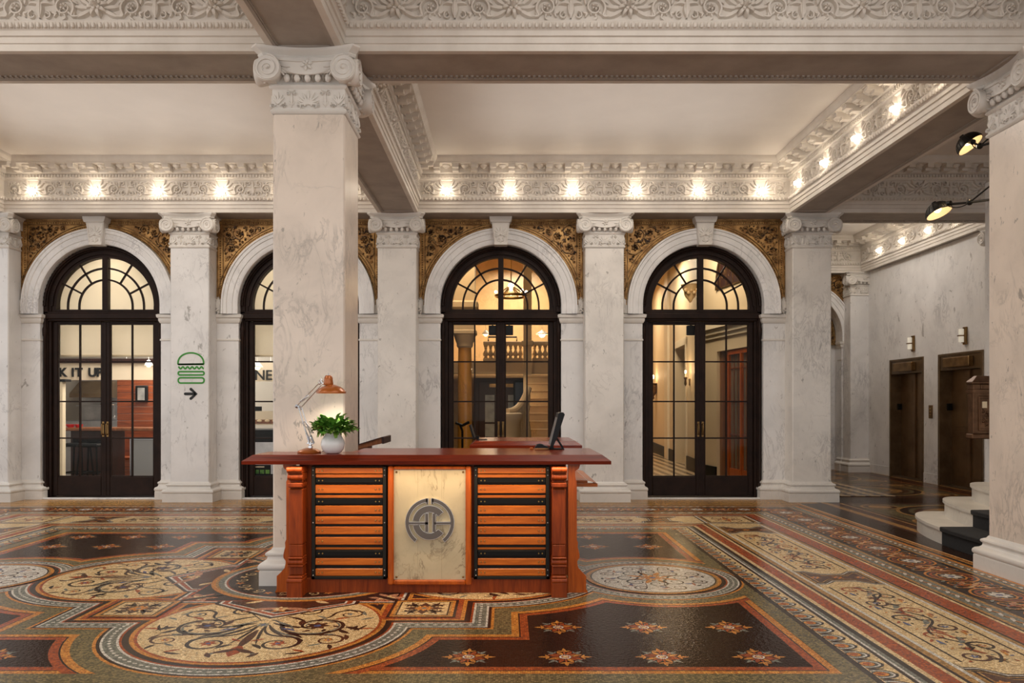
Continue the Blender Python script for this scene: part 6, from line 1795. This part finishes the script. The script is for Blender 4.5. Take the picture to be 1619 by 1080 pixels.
# ================================================================== POTTED PLANT
pc=((528.5-800)*6.05/1240,6.0)
e=empty('potted_plant',(pc[0],pc[1],ZD),'bushy green plant in a round white pot beside the desk lamp','potted plant')
b=MB(); b.lathe([(.045,ZD+.0005),(.062,ZD+.006),(.083,ZD+.035),(.091,ZD+.07),(.086,ZD+.10),(.070,ZD+.128),(.058,ZD+.145),(.057,ZD+.155),(.060,ZD+.16),(.055,ZD+.16),(.052,ZD+.148),(.05,ZD+.14)],c=(*pc,0),n=48); b.build('pot',M['white_gloss'],e,smooth=True,angle=60)
b=MB(); b.lathe([(.0,ZD+.147),(.051,ZD+.1475)],c=(*pc,0),n=24,cap=False); b.build('soil',M['soil'],e)
rnd=random.Random(5)
def blade(mb,base,az,el,L,w,bend,m=0,roll=0):
    n=6; d=Vector((cos(az)*cos(el),sin(az)*cos(el),sin(el))); side=Vector((-sin(az),cos(az),0)); p=Vector(base); b0=len(mb.v)
    for i in range(n+1):
        t=i/n; ww=w*sin(pi*(.06+.90*t))**.8; up=side.cross(d)*-1; fold=.35
        mb.v.append(tuple(p-side*ww+up*ww*fold)); mb.v.append(tuple(p)); mb.v.append(tuple(p+side*ww+up*ww*fold))
        e_=el+bend*t; d=Vector((cos(az)*cos(e_),sin(az)*cos(e_),sin(e_))); p=p+d*L/n
    for i in range(n):
        for j in (0,1): mb.face((b0+i*3+j,b0+(i+1)*3+j,b0+(i+1)*3+j+1,b0+i*3+j+1),m)
fo=MB(); st=MB()
for i in range(115):
    az=rnd.uniform(0,TAU); rr=rnd.random()**.5; el=radians(80-62*rr+rnd.uniform(-10,10)); L1=rnd.uniform(.07,.125)
    r0=.04*rr; b0=(pc[0]+r0*cos(az),pc[1]+r0*sin(az),ZD+.150)
    t1=(b0[0]+cos(az)*cos(el)*L1,b0[1]+sin(az)*cos(el)*L1,b0[2]+sin(el)*L1)
    st.tube([b0,t1],.002,n=4)
    for q in range(3): blade(fo,t1 if q==0 else tuple(b0[k_]+(t1[k_]-b0[k_])*(.45+.25*q) for k_ in range(3)),az+rnd.uniform(-1,1)*(.4+q*.5),el+rnd.uniform(-.3,.35),rnd.uniform(.045,.07),rnd.uniform(.016,.024),rnd.uniform(-1.3,-.3),0 if rnd.random()>.3 else 1)
for i in range(16):
    az=rnd.uniform(0,TAU); b0=(pc[0]+.05*cos(az),pc[1]+.05*sin(az),ZD+.160)
    blade(fo,b0,az,radians(15),rnd.uniform(.07,.10),.013,-1.8,1)
fo.build('leaves',[M['green'],M['green2']],e,smooth=True,kind=None,angle=180); st.build('stems',M['green'],e)

# ================================================================== MONITOR, PHONE and other desk things
mo=((872-800)*6.62/1240,6.55)
e=empty('computer_monitor',(mo[0],mo[1],ZD),'black computer monitor seen edge-on, leaning on its stand at the right of the desk','computer monitor')
def M2(x,y,d=6.6): return ((x-800)*d/1240,1.45-(y-640)*d/1240)
pts=[M2(x,y) for x,y in ((868.5,702),(872.5,704.5),(879,690),(890.5,655),(888.5,652),(885,651.5),(881,653))]
b=MB(); b.prism(pts,6.42,6.72,lambda u,v,w_:(u,w_,v)); b.build('display',M['plastic'],e)
b=MB(); pts=[M2(x,y) for x,y in ((868.2,701.5),(869.5,702),(882.5,653.5),(881.2,652.5))]; b.prism(pts,6.435,6.705,lambda u,v,w_:(u,w_,v)); b.build('bezel_rim',M['steel'],e)
b=MB(); b.prism([M2(*p) for p in ((879,694),(881,692),(891,708),(888,708.6))],6.54,6.60,lambda u,v,w_:(u,w_,v)); b.prism([M2(*p) for p in ((871,703),(874,703),(875,708.5),(868,708.5))],6.52,6.62,lambda u,v,w_:(u,w_,v)); b.box(M2(868,0)[0],M2(891,0)[0],6.5,6.64,ZD+.0003,ZD+.008,bev=.003); b.build('stand',M['plastic'],e)
e=empty('desk_phone',(M2(853,0)[0],6.55,ZD),'small black telephone handset lying beside the monitor','telephone')
b=MB(); b.prism([M2(*p) for p in ((845,708.2),(846,706),(850,703.2),(856,702.6),(859,704),(866,706),(868,708.2))],6.50,6.60,lambda u,v,w_:(u,w_,v+.003)); b.build('body',M['plastic'],e)
b=MB(); b.tube([(M2(848,0)[0],6.55,ZD+.034),(M2(853,0)[0],6.55,ZD+.042),(M2(858,0)[0],6.55,ZD+.036)],.008,n=8); b.build('handset',M['plastic'],e,smooth=True)
e=empty('small_box',(M2(839,0)[0],6.55,ZD),'tiny orange box on the desk just left of the telephone','box')
b=MB(); b.box(M2(837.5,0)[0],M2(842.5,0)[0],6.53,6.58,ZD+.0003,ZD+.012,bev=.002); b.build('carton',M['wood_or'],e); 
b=MB(); b.box(M2(837.9,0)[0],M2(842.1,0)[0],6.533,6.577,ZD+.012,ZD+.015); b.build('flap',M['wood_or'],e)
# second monitor on the back counter, edge-on at its left
e=empty('computer_monitor',(-.33,8.3,1.077),'thin black monitor edge seen at the left end of the back counter','computer monitor')
P2=lambda x,y:((x-800)*8.3/1240,1.45-(y-640)*8.3/1240)
b=MB(); b.prism([P2(*p) for p in ((749,693),(751,691.5),(744.5,671),(742.5,672.5))],8.15,8.5,lambda u,v,w_:(u,w_,v)); b.build('display',M['plastic'],e)
b=MB(); b.box(-.30,-.20,8.28,8.36,1.0775,1.085); b.box(-.315,-.285,8.30,8.34,1.079,1.12); b.build('stand',M['plastic'],e)
# sloping reading board behind the column
e=empty('reading_stand',(-1.36,8.1,0),'brown wooden slanted reading stand behind the desk, right of the tall column','lectern')
P3=lambda x,y:((x-800)*8.0/1240,1.45-(y-640)*8.0/1240)
b=MB(); b.prism([P3(*p) for p in ((552,707),(607,690.5),(609,692),(609,700),(555,712))],7.9,8.35,lambda u,v,w_:(u,w_,v)); b.build('sloping_top',M['medwood'],e)
b=MB(); b.prism([P3(*p) for p in ((553,706.5),(607,690),(607.5,691),(554,708))],7.88,7.9,lambda u,v,w_:(u,w_,v)); b.box(P3(606.5,0)[0],P3(610,0)[0],7.88,8.36,P3(0,701)[1],P3(0,690)[1],bev=.004); b.build('edge_strip',M['darkwood'],e)
b=MB(); b.box(-1.52,-1.40,8.05,8.2,.03,P3(0,705)[1]-.0); b.build('post',M['medwood'],e)
b=MB(); b.box(-1.66,-1.26,7.95,8.3,.002,.03,bev=.008); b.build('foot',M['medwood'],e)

# ================================================================== WALL SIGN (painted outlines on the pilaster)
YS=11.725
def S2(x,y): d=YS; return ((x-800)*d/1240,1.45-(y-640)*d/1240)
def z4(x,y): return S2(x/2.16,320+y/2.16)     # coordinates taken in the zoomed crop
def line(mb,pts,w,closed=False):
    q=[(p[0],YS-.0035,p[1]) for p in pts]
    k=len(q); 
    L=[];R_=[]
    for i in range(k):
        a=q[i-1] if (closed or i) else q[i]; c_=q[(i+1)%k] if (closed or i<k-1) else q[i]
        dx_,dz_=c_[0]-a[0],c_[2]-a[2]; l_=hypot(dx_,dz_) or 1; nx,nz=-dz_/l_*w/2,dx_/l_*w/2
        L.append((q[i][0]+nx,q[i][2]+nz)); R_.append((q[i][0]-nx,q[i][2]-nz))
    for i in range(k if closed else k-1):
        j=(i+1)%k; mb.prism([L[i],L[j],R_[j],R_[i]],YS-.004,YS-.0005,lambda u,v,w_:(u,w_,v))
def rrect(x0,y0,x1,y1,r):
    pts=[]
    for cx_,cy_,a0 in ((x1-r,y0+r,-90),(x1-r,y1-r,0),(x0+r,y1-r,90),(x0+r,y0+r,180)):
        for i in range(7): a=radians(a0+90*i/6); pts.append(z4(cx_+r*cos(a),cy_+r*sin(a)))
    return pts
e=empty('burger_sign',(S2(302,0)[0],YS,1.98),'green outline burger sign on the marble pilaster between the two left doors','wall sign')
W=.024
b=MB(); bun=[z4(652+44*cos(a),552-38*max(0,sin(a))**.85) for a in [pi*i/26 for i in range(27)]]
bun=bun+[z4(609,553.5)]; line(b,bun+[bun[0]],W*1.0); line(b,[z4(608,553),z4(697,553)],W); b.build('bun_outline',M['sign_green'],e)
b=MB(); line(b,[z4(609+87*i/60,565-3.5*cos(TAU*5.5*i/60)) for i in range(61)],W); b.build('lettuce_line',M['sign_green'],e)
b=MB(); line(b,rrect(609,578,697,589.5,5.5),W,True); b.build('patty_outline',M['sign_green'],e)
b=MB(); line(b,rrect(609,599,697,617,8),W,True); b.build('bottom_bun_outline',M['sign_green'],e)
e=empty('arrow_sign',(S2(302,0)[0],YS,1.6),'black arrow pointing right below the green burger sign','wall sign')
b=MB(); w_=.042
line(b,[z4(633,654),z4(668,654)],w_); 
line(b,[z4(652,638),z4(670,654),z4(652,670)],w_)
for p in ((633,654),(652,638),(652,670)):
    q=z4(*p); b.lathe([(w_/2,0),(w_/2,.003)],c=(q[0],YS-.0005,q[1]),n=14,fm=lambda x_,y_,z_:(x_,-z_,y_))
b.build('arrow',M['sign_black'],e)

# ================================================================== ARTICULATED WALL LAMPS on the right column
def arm_lamp(hp,tilt,mount,strut_top,joint,label,spot=True,az=0):
    e=empty('articulated_wall_lamp',hp,label,'wall lamp','black articulated lamps on the right column')
    H=Vector(hp)
    # shade: axis pointing down and tilted
    ax=Vector((sin(tilt),az,cos(tilt))).normalized()
    x=Vector((0,1,0)).cross(ax).normalized(); y=ax.cross(x)
    fm=lambda a,b_,c_:tuple(x*a+y*b_+ax*c_)
    s=MB(); prof=[(.125,-.035),(.128,-.03),(.124,-.01),(.112,.02),(.09,.05),(.06,.07),(.03,.082),(.02,.085)]
    s.lathe(prof,c=tuple(H),n=32,fm=fm,cap=False); s.lathe([(.022,.082),(.022,.10),(.0,.102)],c=tuple(H),n=14,fm=fm,cap=False)
    for i in range(16):
        a=TAU*i/16; p=[Vector(fm(r*1.01*cos(a),r*1.01*sin(a),h))+H for r,h in prof[1:7]]; s.tube(p,.003,n=4)
    sh=s.build('shade',M['iron'],e,smooth=True)
    s=MB(); s.lathe([(.122,-.033),(.118,-.01),(.105,.017),(.085,.044),(.055,.064),(.0,.07)],c=tuple(H),n=32,fm=fm,cap=False); s.build('shade_lining',M['white_in'],sh,smooth=True,off=hp)
    s=MB(); c_=H+ax*.015; s.ball(tuple(c_),.036,nu=12,nv=8); s.build('bulb',M['warm_glow'],e,smooth=True)
    side=Vector((1,0,0)); J=Vector(joint); Mt=Vector(mount)
    k0=H+ax*.045+ (J-H).normalized()*.10
    s=MB(); s.tube([tuple(H+ax*.045+(J-H).normalized()*.07),tuple(k0+(J-H).normalized()*.06)],.026,n=12); s.tube([tuple(k0),tuple(J)],.012,n=8); s.build('socket',M['iron'],e,smooth=True)
    s=MB(); s.tube([tuple(J),tuple(Mt)],.012,n=8); s.ball(tuple(J),.03,nu=10,nv=6); s.build('arm',M['iron'],e,smooth=True)
    s=MB(); s.tube([tuple(J),strut_top],.008,n=8); s.build('strut',M['iron'],e,smooth=True)
    s=MB(); p0=k0; p1=J; mid=(p0+p1)/2-Vector((0,0,.08)); s.tube([tuple(p0*(1-t)**2+mid*2*t*(1-t)+p1*t*t) for t in [i/10 for i in range(11)]],.005,n=6); s.build('cord',M['iron'],e,smooth=True)
    s=MB(); s.box(Mt.x-.06,Mt.x+.06,Mt.y-.0,Mt.y+.02,Mt.z-.08,max(strut_top[2],Mt.z)+.08,bev=.008); s.build('mount_plate',M['iron'],e)
    ld=bpy.data.lights.new('arm_lamp_light','SPOT'); ld.energy=22; ld.color=(1,.72,.40); ld.spot_size=radians(140); ld.spot_blend=.5; ld.shadow_soft_size=.05
    lo=bpy.data.objects.new('arm_lamp_light',ld); C.objects.link(lo); lo.location=tuple(H-ax*.03); lo.rotation_euler=(-ax).to_track_quat('-Z','Y').to_euler()
def at(x,y,d): return ((x-800)*d/1240,d,1.45+(640-y)*d/1240)
yb=AY+HS+.001
arm_lamp(at(1483,333,8.0),radians(-16),(4.60,yb,3.30),(4.60,yb,3.65),at(1533,320,7.7),'black enamel articulated lamp glowing low by the right column, in front of the elevator lobby',az=.34)
arm_lamp(at(1531,226,7.7),radians(-30),(4.60,yb,3.85),(4.60,yb,4.10),at(1549,231,7.5),'smaller glowing articulated lamp higher up beside the right column capital',az=.42)

# ================================================================== LIGHT, WORLD, CAMERA
def area(loc,rot,size,energy,col=(1,.93,.84),sy=None):
    l=bpy.data.lights.new('hall_fill','AREA'); l.energy=energy; l.color=col; l.size=size  # unseen soft light without a fitting, added to raise the hall's brightness
    if sy: l.shape='RECTANGLE'; l.size_y=sy
    o=bpy.data.objects.new('hall_fill',l); C.objects.link(o); o.location=loc; o.rotation_euler=rot; return o
for x in (-4.67,1.45): area((x,3.8,5.0),(0,0,0),3.2,ENF,(1,.93,.84),3.0)
for x in (-4.67,1.45): area((x,9.3,5.0),(0,0,0),2.2,ENM,(1,.93,.84),1.6); area((x,9.3,4.42),(pi,0,0),3.6,ENU,(1,.96,.92),2.6)  # the upward one of each pair is added to brighten the coffer ceiling
area((5.9,14.6,5.0),(0,0,0),1.2,ENL,(1,.94,.88),2.5)
area((6.2,14.6,4.42),(pi,0,0),1.2,ENU*.4,(1,.93,.85),2.6)
wd=bpy.data.worlds.new('hall_world'); bpy.context.scene.world=wd; wd.use_nodes=True
bg=wd.node_tree.nodes['Background']; bg.inputs[0].default_value=(*WCOL,1); bg.inputs[1].default_value=WST
cam=bpy.data.cameras.new('camera'); co=bpy.data.objects.new('camera',cam); C.objects.link(co)
co.location=(0,0,1.45); co.rotation_euler=(pi/2,0,0); cam.sensor_width=36; cam.lens=1240/1619*36
cam.shift_x=9.5/1619; cam.shift_y=100/1619; cam.clip_end=100
sc=bpy.context.scene; sc.camera=co
sc.view_settings.view_transform='Standard'; sc.view_settings.look='None'; sc.view_settings.gamma=1; sc.view_settings.use_curve_mapping=False
sc.view_settings.exposure=EXPO
for o in bpy.data.objects:
    if '_w' in o: del o['_w']
